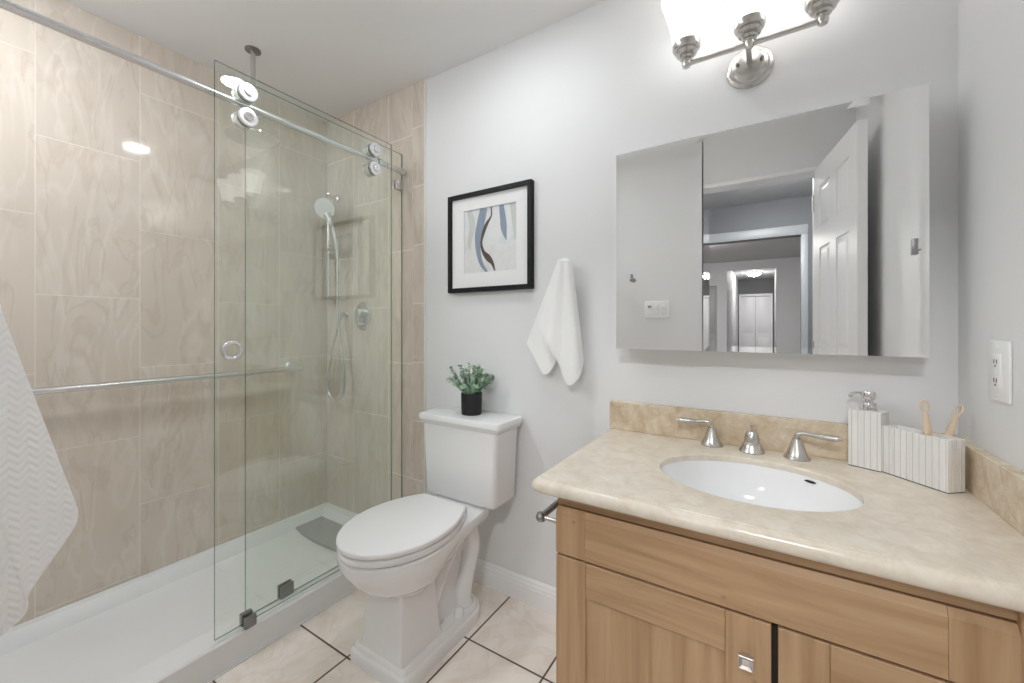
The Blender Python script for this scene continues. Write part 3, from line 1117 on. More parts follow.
for s in range(36):
    az = rnd.uniform(0, 2 * PI)
    lean = rnd.uniform(0.08, 0.95)
    L = rnd.uniform(0.085, 0.15) * (1.0 if lean < 0.8 else 0.85)
    P0 = Vector((0.018 * math.cos(az), 0.018 * math.sin(az), 0.078))
    dirh = Vector((math.cos(az), math.sin(az), 0))
    pts = [P0 + dirh * (math.sin(lean) * L * t) + Vector((0, 0, math.cos(lean * (0.55 + 0.45 * t)) * L * t)) for t in (0, 0.33, 0.66, 1.0)]
    tube(sb, pts, [0.0013, 0.0011, 0.0009, 0.0006], 6, 4)
    path = smooth_path(pts, 5)
    for i in range(3, len(path), 1):
        for side in (0, 1):
            d = (path[i] - path[i - 1]).normalized()
            x, y, _ = frame_for(d)
            a = rnd.uniform(0, 2 * PI) + side * PI
            out = (x * math.cos(a) + y * math.sin(a)) * 0.9 + d * 0.5
            out.normalize()
            ln = rnd.uniform(0.011, 0.018)
            wd = ln * rnd.uniform(0.42, 0.58)
            sd = out.cross(d).normalized()
            nm = sd.cross(out)
            c = path[i]
            tb_ = lb[0] if rnd.random() < 0.62 else lb[1]
            q = []
            for f, w in ((0.05, 0.1), (0.3, 0.85), (0.6, 1.0), (0.85, 0.65), (1.0, 0.1)):
                cen = c + out * (ln * f) + nm * (0.002 * math.sin(f * PI))
                q.append((tb_.verts.new(cen + sd * wd * w), tb_.verts.new(cen + nm * 0.0009 * w), tb_.verts.new(cen - sd * wd * w)))
            for k in range(4):
                tb_.faces.new((q[k][0], q[k][1], q[k + 1][1], q[k + 1][0]))
                tb_.faces.new((q[k][1], q[k][2], q[k + 1][2], q[k + 1][1]))
obj('stems', sb, M['stem'], pp)
for name, k_, m_ in (('sage_leaves', 0, 'leaf'), ('pale_leaves', 1, 'leaf2')):
    lo_ = obj(name, lb[k_], M[m_], pp)
    lo_['kind'] = 'stuff'

# ------------------------------------------------------------------ hand towel on its hook
RH = robe_hook((-0.668, D, 1.33), (0, -1, 0), 'nickel robe hook holding the white hand towel on the back wall', s=0.9)


def drape(top, bottom, depth, nv=34, nu=40, thick=0.005, solid=None):
    """sheet hanging from a short gathered top edge to a shaped bottom edge.
    top: two 3-D points; bottom: list of 3-D points; depth(u, v) -> offset vector"""
    B = smooth_path(bottom, 10)
    seg = [0.0]
    for a, c in zip(B, B[1:]):
        seg.append(seg[-1] + (c - a).length)

    def bot(u):
        s = u * seg[-1]
        for i in range(len(B) - 1):
            if s <= seg[i + 1]:
                f = (s - seg[i]) / max(seg[i + 1] - seg[i], 1e-9)
                return B[i].lerp(B[i + 1], f)
        return B[-1]
    T0, T1 = Vector(top[0]), Vector(top[1])
    g = []
    for j in range(nv + 1):
        v = j / nv
        row = []
        for i in range(nu + 1):
            u = i / nu
            p = T0.lerp(T1, u).lerp(bot(u), v)
            row.append(p + Vector(depth(u, v)))
        g.append(row)
    b = new()
    V = [[b.verts.new(p) for p in r] for r in g]
    for j in range(nv):
        for i in range(nu):
            b.faces.new((V[j][i], V[j][i + 1], V[j + 1][i + 1], V[j + 1][i]))
    bmesh.ops.recalc_face_normals(b, faces=b.faces[:])
    bmesh.ops.solidify(b, geom=b.faces[:], thickness=thick)
    return b


f_ = 406.0
CA, SA = math.cos(math.atan(257 / 406.0)), math.sin(math.atan(257 / 406.0))


def on_y(px, py, Y):
    u, v = (px - 512) / f_, (326.5 - py) / f_
    x, y = -SA + u * CA, CA + u * SA
    t = Y / y
    return Vector((x * t, Y, CAM_Z + v * t))


def on_x(px, py, X):
    u, v = (px - 512) / f_, (326.5 - py) / f_
    x, y = -SA + u * CA, CA + u * SA
    t = X / x
    return Vector((X, y * t, CAM_Z + v * t))


ht = thing('hand_towel', 'white terry hand towel hanging from a hook beside the mirror', 'towel', (0, 0, 0))
T0, T1 = on_y(557.5, 262, 1.385), on_y(572, 263, 1.385)
b = drape((on_y(557, 263, 1.395), on_y(567, 262, 1.395)), [on_y(*p, 1.400) for p in ((527.5, 343), (533, 354), (542, 370), (546, 374), (551, 372), (555, 364), (558, 350))],
          lambda u, v: (0, -0.010 * math.sin(u * PI) * v - 0.004 * math.cos(u * 9) * v + 0.004, 0), thick=0.006)
obj('back_fold', b, M['terry'], ht, ang=60)
b = drape((on_y(558, 260, 1.372), on_y(571, 262, 1.372)), [on_y(*p, 1.365) for p in ((537.5, 318), (539, 328), (549, 344), (558, 363), (564, 377), (569, 384.5), (574, 383), (578, 376), (578.5, 361))],
          lambda u, v: (0, 0.012 * v - 0.016 * math.sin(u * PI) * (0.5 + 0.5 * v) + 0.009 * math.sin(u * 13 + 0.6) * (0.4 + 0.6 * v) + (0.016 * (u ** 4) * v), 0), thick=0.007)
obj('front_fold', b, M['terry'], ht, ang=60)
b = new()
pts = [on_y(560, 268, 1.378), on_y(562, 263, 1.377), on_y(565, 261.5, 1.376), on_y(568, 263, 1.377), on_y(570, 268, 1.378)]
tube(b, pts, [0.010, 0.013, 0.014, 0.013, 0.010], 14, 6)
obj('gathered_top', b, M['terry'], ht)

# ------------------------------------------------------------------ bath towel at the left edge
def slant(o):
    # turn the hanging towel a little towards the room (points slide along their sight lines)
    for v in o.data.vertices:
        k = max(1 + 0.55 * (v.co.y - 0.1), 0.95)
        v.co = Vector((v.co.x * k, v.co.y * k, CAM_Z + (v.co.z - CAM_Z) * k))


bt = thing('bath_towel', 'white chevron weave bath towel hanging at the left edge', 'towel', (0, 0, 0))
TXP = -1.12
robe_hook((-1.125, YF, 1.60), (0, 1, 0), 'nickel robe hook holding the chevron bath towel', s=1.2)
bot = [(-0.13, 0.56), (-0.05, 0.50), (0.05, 0.545), (0.119, 0.582), (0.150, 0.612), (0.1515, 0.645), (0.175, 0.683), (0.207, 0.728), (0.2125, 0.748), (0.211, 0.765)]
b = drape(((TXP, -0.115, 1.60), (TXP, 0.035, 1.55)), [Vector((TXP, y, z)) for y, z in bot],
          lambda u, v: (0.018 * math.sin(u * 10 + 0.5) * v * (0.6 + 0.4 * (1 - u)) - 0.02 * u * v, -0.006 * math.sin(v * PI) * u, 0), 60, 60, 0.007)
slant(obj('front_layer', b, M['chevron'], bt, ang=60))
b = drape(((TXP - 0.02, -0.12, 1.60), (TXP - 0.02, 0.02, 1.55)), [Vector((TXP - 0.03, y, z)) for y, z in ((-0.13, 0.62), (-0.04, 0.66), (0.06, 0.66), (0.13, 0.70), (0.18, 0.78))],
          lambda u, v: (-0.014 * math.sin(u * 8) * v, 0, 0), 40, 40, 0.007)
slant(obj('back_layer', b, M['chevron'], bt, ang=60))
b = new()
tube(b, [(TXP, -0.125, 1.595), (TXP - 0.004, -0.08, 1.625), (TXP - 0.006, -0.03, 1.615), (TXP - 0.004, 0.03, 1.55)], [0.012, 0.016, 0.016, 0.010], 14, 6)
obj('gathered_top', b, M['chevron'], bt)

# ------------------------------------------------------------------ shower pan
SX0, SX1 = XL + 0.001, -1.490
SY0, SY1 = YF + 0.001, D - 0.0115
pan = thing('shower_pan', 'white low shower pan with a raised curb along its front', 'shower pan', (0, 0, 0))
b = new()
iy0, iy1 = SY0 + 0.06, SY1 - 0.045
ix0, ix1 = SX0 + 0.032, -1.585


def rect(x0, x1, y0, y1, z):
    return [Vector((x0, y0, z)), Vector((x1, y0, z)), Vector((x1, y1, z)), Vector((x0, y1, z))]


loft(b, [rect(SX0, SX1, SY0, SY1, 0.0), rect(SX0, SX1, SY0, SY1, 0.094), rect(SX0, SX1 - 0.006, SY0, SY1, 0.100),
         rect(ix0, ix1, iy0, iy1, 0.100), rect(ix0 + 0.006, ix1 - 0.006, iy0 + 0.006, iy1 - 0.006, 0.095),
         rect(ix0 + 0.03, ix1 - 0.03, iy0 + 0.03, iy1 - 0.03, 0.050), rect(ix0 + 0.10, ix1 - 0.06, iy0 + 0.10, iy1 - 0.06, 0.044)])
obj('basin', b, M['acrylic'], pan, ang=25)
b = new()
box(b, (SX1 - 0.001, SY0, 0.0), (SX1 + 0.006, 1.41, 0.005), 0.002)
obj('caulk_bead', b, M['trim'], pan)
# grey drain cover at the far end, front edge slightly bowed
b = new()
fp = []
for i in range(13):
    s = i / 12
    fp.append((ix0 + 0.024 + (ix1 - 0.05 - ix0 - 0.024) * s, 1.200 - 0.022 * math.sin(s * PI)))
bp = [(ix1 - 0.05, iy1 - 0.022), (ix0 + 0.024, iy1 - 0.022)]
outl = fp + bp
loft(b, [[Vector((x, y, 0.046)) for x, y in outl], [Vector((x, y, 0.060)) for x, y in outl]])
obj('drain_cover', b, M['grey_plastic'], pan, ang=25)
pan.children[-1]['label'] = 'grey drain cover at the far end of the pan'

# ------------------------------------------------------------------ shower glass, rail and sliding door
XG, XRAIL, XF = -1.503, -1.527, -1.550
ZR = 1.882


def pane(name, x, y0, y1, z0, z1, parent, th=0.008):
    b = new()
    box(b, (x - th / 2, y0, z0), (x + th / 2, y1, z1))
    for f in b.faces:
        f.normal_update()
        if abs(f.normal.x) < 0.5:
            f.material_index = 1
    return obj(name, b, [M['glass'], M['glass_edge']], parent, smooth=False)


sd = thing('sliding_shower_door', 'clear frameless sliding glass door hung on rollers in front', 'shower door', (XG, 0.590, 0.105))
pane('glass_panel', 0, 0, 1.316 - 0.594, 0.008, 1.978 - 0.108, sd)
for y in (0.690, 1.217):
    for sz in (1, -1):
        b = new()
        zc = ZR + sz * 0.0425 - 0.108 - 0.006
        yc = y - 0.594
        lathe(b, [(0.028, 0.0), (0.031, 0.002), (0.031, 0.007), (0.028, 0.010), (0.018, 0.0105), (0.016, 0.009)], (0.0045, yc, zc), (1, 0, 0), 36)
        rl = obj('roller', b, M['white_disc'], sd)
        b = new()
        lathe(b, [(0.0145, 0.006), (0.0145, 0.016), (0.0135, 0.018), (0.004, 0.018), (0.0035, 0.016)], (0.0045, yc, zc), (1, 0, 0), 28)
        obj('hub_cap', b, M['chrome'], rl)
        b = new()
        lathe(b, [(0.030, -0.006), (0.031, -0.008), (0.028, -0.012), (0.028, -0.034), (0.031, -0.038), (0.028, -0.040)], (0.0, yc, zc), (1, 0, 0), 36)
        obj('wheel', b, M['steel'], rl)
b = new()
R0, r0 = 0.026, 0.007
rings = []
for i in range(40):
    a = 2 * PI * i / 40
    rings.append([Vector((0.012 + math.cos(2 * PI * j / 14) * 0.009, (R0 + r0 * math.sin(2 * PI * j / 14)) * math.cos(a), (R0 + r0 * math.sin(2 * PI * j / 14)) * math.sin(a))) for j in range(14)])
loft(b, rings + [rings[0]], False, False)
bmesh.ops.remove_doubles(b, verts=b.verts[:], dist=1e-5)
lathe(b, [(0.024, -0.010), (0.024, 0.006)], (0.0, 0, 0), (1, 0, 0), 32, False, False)
hd = obj('ring_pull', b, M['chrome'], sd)
hd.location = (0, 0.640 - 0.594, 1.045 - 0.108)

fg = thing('fixed_glass_panel', 'clear fixed glass panel standing on the curb behind the sliding door', 'glass panel', (XF, 0, 0.1005))
pane('glass_sheet', 0, 0.702, 1.4185, 0, 1.978 - 0.1005, fg)
b = new()
for x0, x1 in ((-0.014, -0.0045), (0.0045, 0.014)):
    box(b, (x0, 1.372, 1.795 - 0.1), (x1, 1.4185, 1.842 - 0.1), 0.002)
obj('wall_clip', b, M['chrome'], fg)
b = new()
for x0, x1 in ((-0.014, -0.0045), (0.0045, 0.012)):
    box(b, (x0, 0.818, 0.0), (x1, 0.868, 0.046), 0.002)
obj('curb_clip', b, M['dark_metal'], fg)

rl = thing('shower_rail', 'round brushed steel rail carrying the sliding shower door', 'rail', (XRAIL, 0, ZR))
b = new()
cyl(b, (0, YF + 0.002, 0), (0, 1.408, 0), 0.0125, 28)
obj('tube', b, M['steel'], rl)
b = new()
lathe(b, [(0.016, 0), (0.0165, 0.003), (0.0165, 0.028), (0.015, 0.031)], (0, 1.386, 0), (0, 1, 0), 28)
obj('end_socket', b, M['chrome'], rl)
b = new()
lathe(b, [(0.016, 0), (0.0165, 0.003), (0.0165, 0.028), (0.015, 0.031)], (0, YF + 0.001, 0), (0, 1, 0), 28)
obj('end_socket', b, M['chrome'], rl)
for y in (0.745, 1.235):
    b = new()
    lathe(b, [(0.015, -0.040), (0.015, -0.032), (0.010, -0.030), (0.010, -0.021), (0.016, -0.0206), (0.016, -0.014), (0.010, -0.008)], (0, y, 0), (1, 0, 0), 24)
    obj('standoff', b, M['chrome'], rl)
b = new()
lathe(b, [(0.0165, -0.012), (0.018, -0.010), (0.018, 0.010), (0.0165, 0.012)], (0, 1.262, 0), (0, 1, 0), 24)
obj('door_stop', b, M['chrome'], rl)

gd = thing('door_guide', 'small dark grey metal guide block on the shower curb', 'door guide', (XG, 0.690, 0.100))
b = new()
box(b, (0.0052, -0.018, 0), (0.020, 0.018, 0.036), 0.002)
obj('front_cheek', b, M['dark_metal'], gd)
b = new()
box(b, (-0.024, -0.018, 0), (-0.0052, 0.018, 0.040), 0.002)
obj('rear_cheek', b, M['dark_metal'], gd)

# ------------------------------------------------------------------ grab bar
gb = thing('grab_bar', 'long brushed steel grab bar on the tiled shower wall', 'grab bar', (XL, 0, 0.897))
b = new()
tube(b, [(0.048, 0.02, 0), (0.048, 0.6, 0), (0.048, 1.245, 0)], 0.0125, 20, 6)
obj('bar', b, M['steel'], gb)
for y in (0.06, 1.205):
    b = new()
    lathe(b, [(0.036, 0), (0.036, 0.006), (0.031, 0.010), (0.016, 0.012), (0.014, 0.044)], (0, y, 0), (1, 0, 0), 28)
    obj('wall_flange', b, M['steel'], gb)

# ------------------------------------------------------------------ ceiling rain shower
rs = thing('rain_shower_head', 'round rain shower head on a ceiling pipe behind the glass', 'shower head', (-1.872, 0.878, H))
b = new()
lathe(b, [(0.030, 0), (0.030, -0.006), (0.012, -0.010)], n=32)
obj('ceiling_flange', b, M['dark_metal'], rs)
b = new()
cyl(b, (0, 0, -0.008), (0, 0, -0.352), 0.0095, 20)
lathe(b, [(0.010, -0.335), (0.016, -0.345), (0.018, -0.360), (0.012, -0.366)], n=24)
obj('drop_pipe', b, M['nickel'], rs)
b = new()
lathe(b, [(0.015, -0.362), (0.060, -0.368), (0.096, -0.373), (0.100, -0.376), (0.100, -0.380), (0.096, -0.383), (0.002, -0.383)], n=48)
obj('spray_head', b, M['chrome'], rs)

# ------------------------------------------------------------------ slide bar, hand shower, valve
YB = D - 0.0105
sl = thing('shower_slide_bar', 'chrome slide bar with brackets on the tiled end wall', 'slide bar', (-2.077, YB, 0))
b = new()
cyl(b, (0, -0.052, 1.262), (0, -0.052, 1.862), 0.0095, 20)
obj('bar', b, M['chrome'], sl)
for z in (1.282, 1.845):
    b = new()
    cyl(b, (0, 0, z), (0, -0.066, z), 0.013, 20)
    lathe(b, [(0.022, 0), (0.022, 0.006), (0.013, 0.012)], (0, 0, z), (0, -1, 0), 24)
    obj('bracket', b, M['chrome'], sl)
b = new()
cyl(b, (-0.042, -0.052, 1.548), (0.110, -0.060, 1.548), 0.012, 20)
lathe(b, [(0.019, -0.022), (0.021, 0), (0.019, 0.022)], (0.110, -0.072, 1.548), (0, -0.25, 1), 20)
obj('sliding_holder', b, M['chrome'], sl)

hs = thing('hand_shower', 'chrome hand shower with white face and hanging hose', 'hand shower', (0, 0, 0))
HX, HYY = -1.967, YB - 0.072
b = new()
tube(b, [(HX, HYY, 1.49), (HX, HYY - 0.004, 1.55), (HX - 0.008, HYY - 0.014, 1.62), (HX - 0.022, HYY - 0.03, 1.69), (HX - 0.036, HYY - 0.035, 1.72)], [0.011, 0.012, 0.012, 0.015, 0.022], 18)
obj('handle', b, M['chrome'], hs)
hdv = Vector((0.45, -0.75, -0.45)).normalized()
b = new()
lathe(b, [(0.012, -0.036), (0.040, -0.024), (0.056, -0.006), (0.058, 0.0), (0.055, 0.005)], (HX - 0.040, HYY - 0.048, 1.752), hdv, 36)
obj('spray_head', b, M['chrome'], hs)
b = new()
lathe(b, [(0.054, 0.0045), (0.052, 0.008), (0.03, 0.010), (0.002, 0.010)], (HX - 0.040, HYY - 0.048, 1.752), hdv, 36)
obj('spray_face', b, M['plate'], hs)
b = new()
tube(b, [(HX, HYY, 1.495), (HX + 0.001, HYY, 1.35), (HX + 0.003, HYY, 1.18), (HX + 0.026, HYY + 0.004, 1.0), (HX + 0.052, HYY + 0.006, 0.86), (HX + 0.040, HYY + 0.006, 0.755), (HX - 0.030, HYY + 0.006, 0.722), (HX - 0.090, HYY + 0.008, 0.765), (HX - 0.088, HYY + 0.010, 0.88), (HX - 0.056, HYY + 0.020, 1.05), (HX - 0.022, YB - 0.040, 1.165)], 0.0068, 14, 12)
obj('hose', b, M['steel'], hs)
el = thing('hose_outlet', 'chrome hose elbow on the tile below the slide bar', 'hose outlet', (HX - 0.022, YB, 1.186))
b = new()
lathe(b, [(0.022, 0), (0.022, 0.006), (0.012, 0.010), (0.011, 0.040), (0.012, 0.048)], (0, 0, 0), (0, -1, 0), 24)
obj('flange', b, M['chrome'], el)
b = new()
cyl(b, (0, -0.040, 0.008), (0, -0.040, -0.024), 0.010, 18)
obj('elbow', b, M['chrome'], el)

vv = thing('shower_valve', 'oval steel shower control plate with round knob on the end wall', 'shower valve', (-1.846, YB, 1.176))
b = new()
rings = []
for k_, h in ((1.0, 0), (1.0, 0.004), (0.94, 0.008), (0.6, 0.010)):
    rings.append([Vector((0.066 * k_ * math.cos(2 * PI * i / 48), -h, 0.077 * k_ * math.sin(2 * PI * i / 48))) for i in range(48)])
obj('escutcheon', loft(b, rings), M['steel'], vv)
b = new()
lathe(b, [(0.024, 0.008), (0.024, 0.036), (0.020, 0.042), (0.004, 0.043)], (0, 0, 0.016), (0, -1, 0), 28)
box(b, (-0.005, -0.040, -0.042), (0.005, -0.026, 0.010), 0.003)
obj('control_knob', b, M['steel'], vv)
b = new()
lathe(b, [(0.011, 0.008), (0.011, 0.028), (0.008, 0.031)], (0, 0, -0.048), (0, -1, 0), 20)
obj('diverter_knob', b, M['steel'], vv)

# ------------------------------------------------------------------ vanity cabinet
CZ = 0.757                      # counter top height
VX0, VX1 = -0.432, 0.391
FY = 0.900                      # face frame
DY = 0.880                      # door faces
vc = thing('vanity_cabinet', 'light maple vanity cabinet with plain doors under the stone top', 'cabinet', (0, 0, 0))
b = new()
box(b, (VX0 + 0.001, FY, 0.09), (VX0 + 0.019, D - 0.001, 0.7195))
box(b, (VX1 - 0.018, FY, 0.09), (VX1, D - 0.001, 0.7195))
box(b, (VX0 + 0.019, D - 0.010, 0.09), (VX1 - 0.018, D - 0.001, 0.7195))
box(b, (VX0 + 0.019, FY, 0.09), (VX1 - 0.018, D - 0.010, 0.108))
obj('carcass', b, M['wood_v'], vc, smooth=False)
b = new()
box(b, (VX0, DY + 0.010, 0.6925), (0.3053, FY + 0.018, 0.7195))
box(b, (VX0 + 0.002, FY, 0.66), (0.305, FY + 0.018, 0.6925))
box(b, (VX0 + 0.002, FY, 0.555), (VX1 - 0.002, FY + 0.018, 0.600))
box(b, (-0.03, FY, 0.11), (0.05, FY + 0.018, 0.555))
obj('face_frame', b, M['wood_h'], vc, smooth=False)
b = new()
box(b, (VX0 + 0.03, FY + 0.06, 0.0), (VX1, FY + 0.08, 0.09))
box(b, (VX0 + 0.03, FY + 0.08, 0.0), (VX0 + 0.05, D - 0.001, 0.09))
obj('toe_kick', b, M['wood_h'], vc, smooth=False)
b = new()
box(b, (0.3055, DY + 0.001, 0.09), (VX1, FY + 0.018, 0.7195), 0.001, 1)
obj('filler_strip', b, M['wood_v'], vc, smooth=False)
# false drawer front: level-grain board between two upright end pieces, top edge bevelled
dfx0, dfx1, dz0, dz1 = VX0, 0.305, 0.580, 0.6875


def slab(b, x0, x1, z0, z1, bev_top=0.0, y0=DY, y1=FY - 0.0005):
    if bev_top:
        loft(b, [[Vector((x, y0, z0)), Vector((x, y0, z1 - bev_top)), Vector((x, y0 + bev_top * 0.9, z1)), Vector((x, y1, z1)), Vector((x, y1, z0))] for x in (x0, x1)])
    else:
        box(b, (x0, y0, z0), (x1, y1, z1), 0.0012, 1)


df = bpy.data.objects.new('drawer_front', None)
b = new()
slab(b, dfx0 + 0.0735, dfx1 - 0.0735, dz0, dz1, 0.012)
df = obj('drawer_front', b, M['wood_h'], vc, smooth=False)
for x0, x1 in ((dfx0, dfx0 + 0.073), (dfx1 - 0.073, dfx1)):
    b = new()
    slab(b, x0, x1, dz0, dz1, 0.012)
    obj('end_piece', b, M['wood_v'], df, smooth=False)


def shaker(x0, x1, z0, z1, knob_x, st=0.0745, rail=0.080):
    b = new()
    box(b, (x0 + st, DY + 0.007, z0 + rail), (x1 - st, FY - 0.002, z1 - rail))
    d = obj('cabinet_door', b, M['wood_v'], vc, smooth=False)
    for a0, a1 in ((x0, x0 + st), (x1 - st, x1)):
        b = new()
        slab(b, a0, a1, z0, z1)
        obj('stile', b, M['wood_v'], d, smooth=False)
    for c0, c1 in ((z0, z0 + rail), (z1 - rail, z1)):
        b = new()
        slab(b, x0 + st + 0.0004, x1 - st - 0.0004, c0, c1)
        obj('rail', b, M['wood_h'], d, smooth=False)
    # square knob with sunk pyramid face
    b = new()
    kz = z1 - 0.072
    box(b, (knob_x - 0.006, DY - 0.014, kz - 0.006), (knob_x + 0.006, DY, kz + 0.006), 0.001, 1)
    q = lambda s, y: [Vector((knob_x - s, y, kz - s)), Vector((knob_x + s, y, kz - s)), Vector((knob_x + s, y, kz + s)), Vector((knob_x - s, y, kz + s))]
    loft(b, [q(0.010, DY - 0.012), q(0.0125, DY - 0.016), q(0.0125, DY - 0.023), q(0.011, DY - 0.024), q(0.006, DY - 0.021)])
    obj('knob', b, M['nickel'], d, smooth=False)
    return d


shaker(VX0, 0.0035, 0.095, 0.574, -0.036)
shaker(0.0140, 0.305, 0.095, 0.574, 0.268)
# dark strips that paint shade into the gaps between the fronts
b = new()
box(b, (VX0 + 0.004, FY - 0.0008, 0.570), (0.304, FY - 0.0002, 0.584))
box(b, (0.002, FY - 0.0008, 0.10), (0.016, FY - 0.0002, 0.576))
obj('gap_shadow_strip', b, M['dark'], vc, smooth=False)

# ------------------------------------------------------------------ countertop with an oval cut-out
ct = thing('countertop', 'cream stone countertop with rounded edge and low splashes', 'countertop', (0, 0, 0))
KX0, KX1, KY0, KY1 = -0.488, XR - 0.001, 0.846, D - 0.001
EX, EY, EA, EB = -0.037, 1.130, 0.206, 0.164


def outer(inset, z, angs):
    x0, y0 = KX0 + inset, KY0 + inset
    x1, y1 = KX1, KY1
    rc = 0.020
    pts = []
    for a in angs:
        dx, dy = math.cos(a), math.sin(a)
        t = 1e9
        if dx > 1e-9:
            t = min(t, (x1 - EX) / dx)
        if dx < -1e-9:
            t = min(t, (x0 - EX) / dx)
        if dy > 1e-9:
            t = min(t, (y1 - EY) / dy)
        if dy < -1e-9:
            t = min(t, (y0 - EY) / dy)
        p = Vector((EX + dx * t, EY + dy * t, z))
        # round the free front-left corner
        ccx, ccy = x0 + rc, y0 + rc
        if p.x < ccx and p.y < ccy:
            v_ = Vector((p.x - ccx, p.y - ccy)).normalized() * rc
            p.x, p.y = ccx + v_.x, ccy + v_.y
        pts.append(p)
    return pts


angs = [2 * PI * i / 120 for i in range(120)]
for cx, cy in ((KX1, KY1), (KX0, KY1), (KX1, KY0)):
    angs.append(math.atan2(cy - EY, cx - EX) % (2 * PI))
base_a = math.atan2(KY0 - EY, KX0 - EX) % (2 * PI)
for i in range(-6, 7):
    angs.append((base_a + i * 0.007) % (2 * PI))
angs = sorted(angs)
ell = lambda s, z: [Vector((EX + EA * s * math.cos(a), EY + EB * s * math.sin(a), z)) for a in
                    [math.atan2(math.sin(q) / EB, math.cos(q) / EA) for q in angs]]
prof = [(0.020, CZ), (0.0175, CZ), (0.0165, CZ - 0.003)]
for i in range(0, 9):
    a = PI / 2 - PI * i / 8
    prof.append((0.0155 - 0.0155 * math.cos(a), CZ - 0.0195 + 0.0165 * math.sin(a)))
prof.append((0.024, CZ - 0.0370))
b = new()
rings = [ell(1.0, CZ - 0.016), ell(1.0, CZ - 0.003), ell(1.008, CZ - 0.0005), ell(1.02, CZ)]
rings += [outer(i, z, angs) for i, z in prof]
rings += [outer(0.05, CZ - 0.037, angs), outer(0.052, CZ - 0.016, angs), ell(1.0, CZ - 0.016)]
loft(b, rings, False, False)
bmesh.ops.remove_doubles(b, verts=b.verts[:], dist=1e-6)
obj('slab', b, M['counter'], ct, ang=28)
b = new()
box(b, (-0.480, D - 0.021, CZ + 0.0003), (XR - 0.001, D - 0.0005, 0.855), 0.0015, 1)
obj('backsplash', b, M['splash'], ct, smooth=False)
b = new()
box(b, (XR - 0.021, 0.862, CZ + 0.0003), (XR - 0.0005, D - 0.0215, 0.855), 0.0015, 1)
obj('side_splash', b, M['splash'], ct, smooth=False)

sk = thing('sink', 'white oval undermount sink in the cream stone top', 'sink', (EX, EY, CZ - 0.0165))
b = new()
n = 64
el2 = lambda s, z, m=0: [Vector((EA * s * math.cos(2 * PI * i / n), EB * s * math.sin(2 * PI * i / n), z)) for i in range(n)]
prof = [(1.05, 0.0), (1.0, 0.0), (0.985, -0.010), (0.95, -0.045), (0.87, -0.085), (0.72, -0.115), (0.5, -0.132), (0.25, -0.140), (0.11, -0.142)]
ou = [(0.11, -0.150), (0.5, -0.142), (0.74, -0.124), (0.90, -0.092), (0.99, -0.045), (1.05, -0.012)]
rings = [el2(s, z) for s, z in prof] + [el2(s, z) for s, z in ou] + [el2(1.05, 0.0)]
loft(b, rings, False, False)
bmesh.ops.remove_doubles(b, verts=b.verts[:], dist=1e-6)
obj('basin', b, M['porcelain'], sk, ang=50)
b = new()
lathe(b, [(0.024, 0.0), (0.024, 0.004), (0.019, 0.005), (0.018, 0.002), (0.015, 0.006), (0.002, 0.009)], (0, 0, -0.1435), (0, 0, 1), 28)
obj('drain', b, M['chrome'], sk)
b = new()
aa = math.radians(52)
pc = Vector((EA * 0.986 * math.cos(aa), EB * 0.986 * math.sin(aa), -0.0085))
td = Vector((-EA * math.sin(aa), EB * math.cos(aa), 0)).normalized()
nn = Vector((math.cos(aa) / EA, math.sin(aa) / EB, 0)).normalized()
q = []
for sgn in (-1, 1):
    q.append([pc + td * (0.013 * math.cos(2 * PI * i / 16)) + Vector((0, 0, 0.0026 * math.sin(2 * PI * i / 16))) + nn * (0.003 * sgn - 0.001) for i in range(16)])
loft(b, q)
obj('overflow_slot', b, M['black'], sk)

# ------------------------------------------------------------------ faucet: two lever handles and a bell shaped spout
fa = thing('faucet', 'brushed nickel widespread faucet with two lever handles behind the sink', 'faucet', (-0.042, 1.366, CZ))
bell = [(0.0315, 0), (0.0315, 0.003), (0.029, 0.006), (0.0245, 0.014), (0.0195, 0.026), (0.0150, 0.040), (0.0120, 0.050), (0.0110, 0.054), (0.0085, 0.056), (0.001, 0.057)]
for x, sg, dy in ((-0.106, -1, 0.012), (0.107, 1, 0.000)):
    b = new()
    lathe(b, bell, (x, dy, 0), (0, 0, 1), 36)
    hb = obj('handle_base', b, M['nickel'], fa)
    b = new()
    tube(b, [(x, dy, 0.052), (x, dy - 0.001, 0.062), (x + sg * 0.006, dy - 0.002, 0.069), (x + sg * 0.020, dy - 0.004, 0.071), (x + sg * 0.040, dy - 0.008, 0.0695), (x + sg * 0.062, dy - 0.012, 0.069), (x + sg * 0.084, dy - 0.016, 0.069), (x + sg * 0.097, dy - 0.018, 0.0695)],
         [0.0066, 0.0064, 0.0058, 0.0052, 0.0056, 0.0085, 0.0088, 0.0036], 16, 6)
    obj('lever', b, M['nickel'], hb)
b = new()
lathe(b, [(0.0330, 0), (0.0330, 0.003), (0.0310, 0.006), (0.0285, 0.013), (0.0250, 0.021), (0.0218, 0.027), (0.0195, 0.029), (0.0190, 0.040), (0.0172, 0.050), (0.0135, 0.058), (0.0070, 0.062), (0.0005, 0.063)], (0, 0, 0), (0, 0, 1), 40)
sp = obj('spout', b, M['nickel'], fa)
b = new()
lathe(b, [(0.0022, 0), (0.0022, 0.010), (0.0042, 0.012), (0.0046, 0.016), (0.003, 0.020), (0.0005, 0.021)], (0.0, 0.004, 0.060), (0, 0, 1), 16)
obj('lift_rod', b, M['nickel'], sp)

# ------------------------------------------------------------------ soap dispenser, toothbrush holder, brushes
sdp = thing('soap_dispenser', 'white ribbed marble soap dispenser with chrome pump', 'soap dispenser', (0.175 + 0.0335 * math.cos(math.radians(-25)) + 0.030 * math.sin(math.radians(25)), 1.372 - 0.0335 * math.sin(math.radians(25)) + 0.030 * math.cos(math.radians(25)), CZ), math.radians(-25))


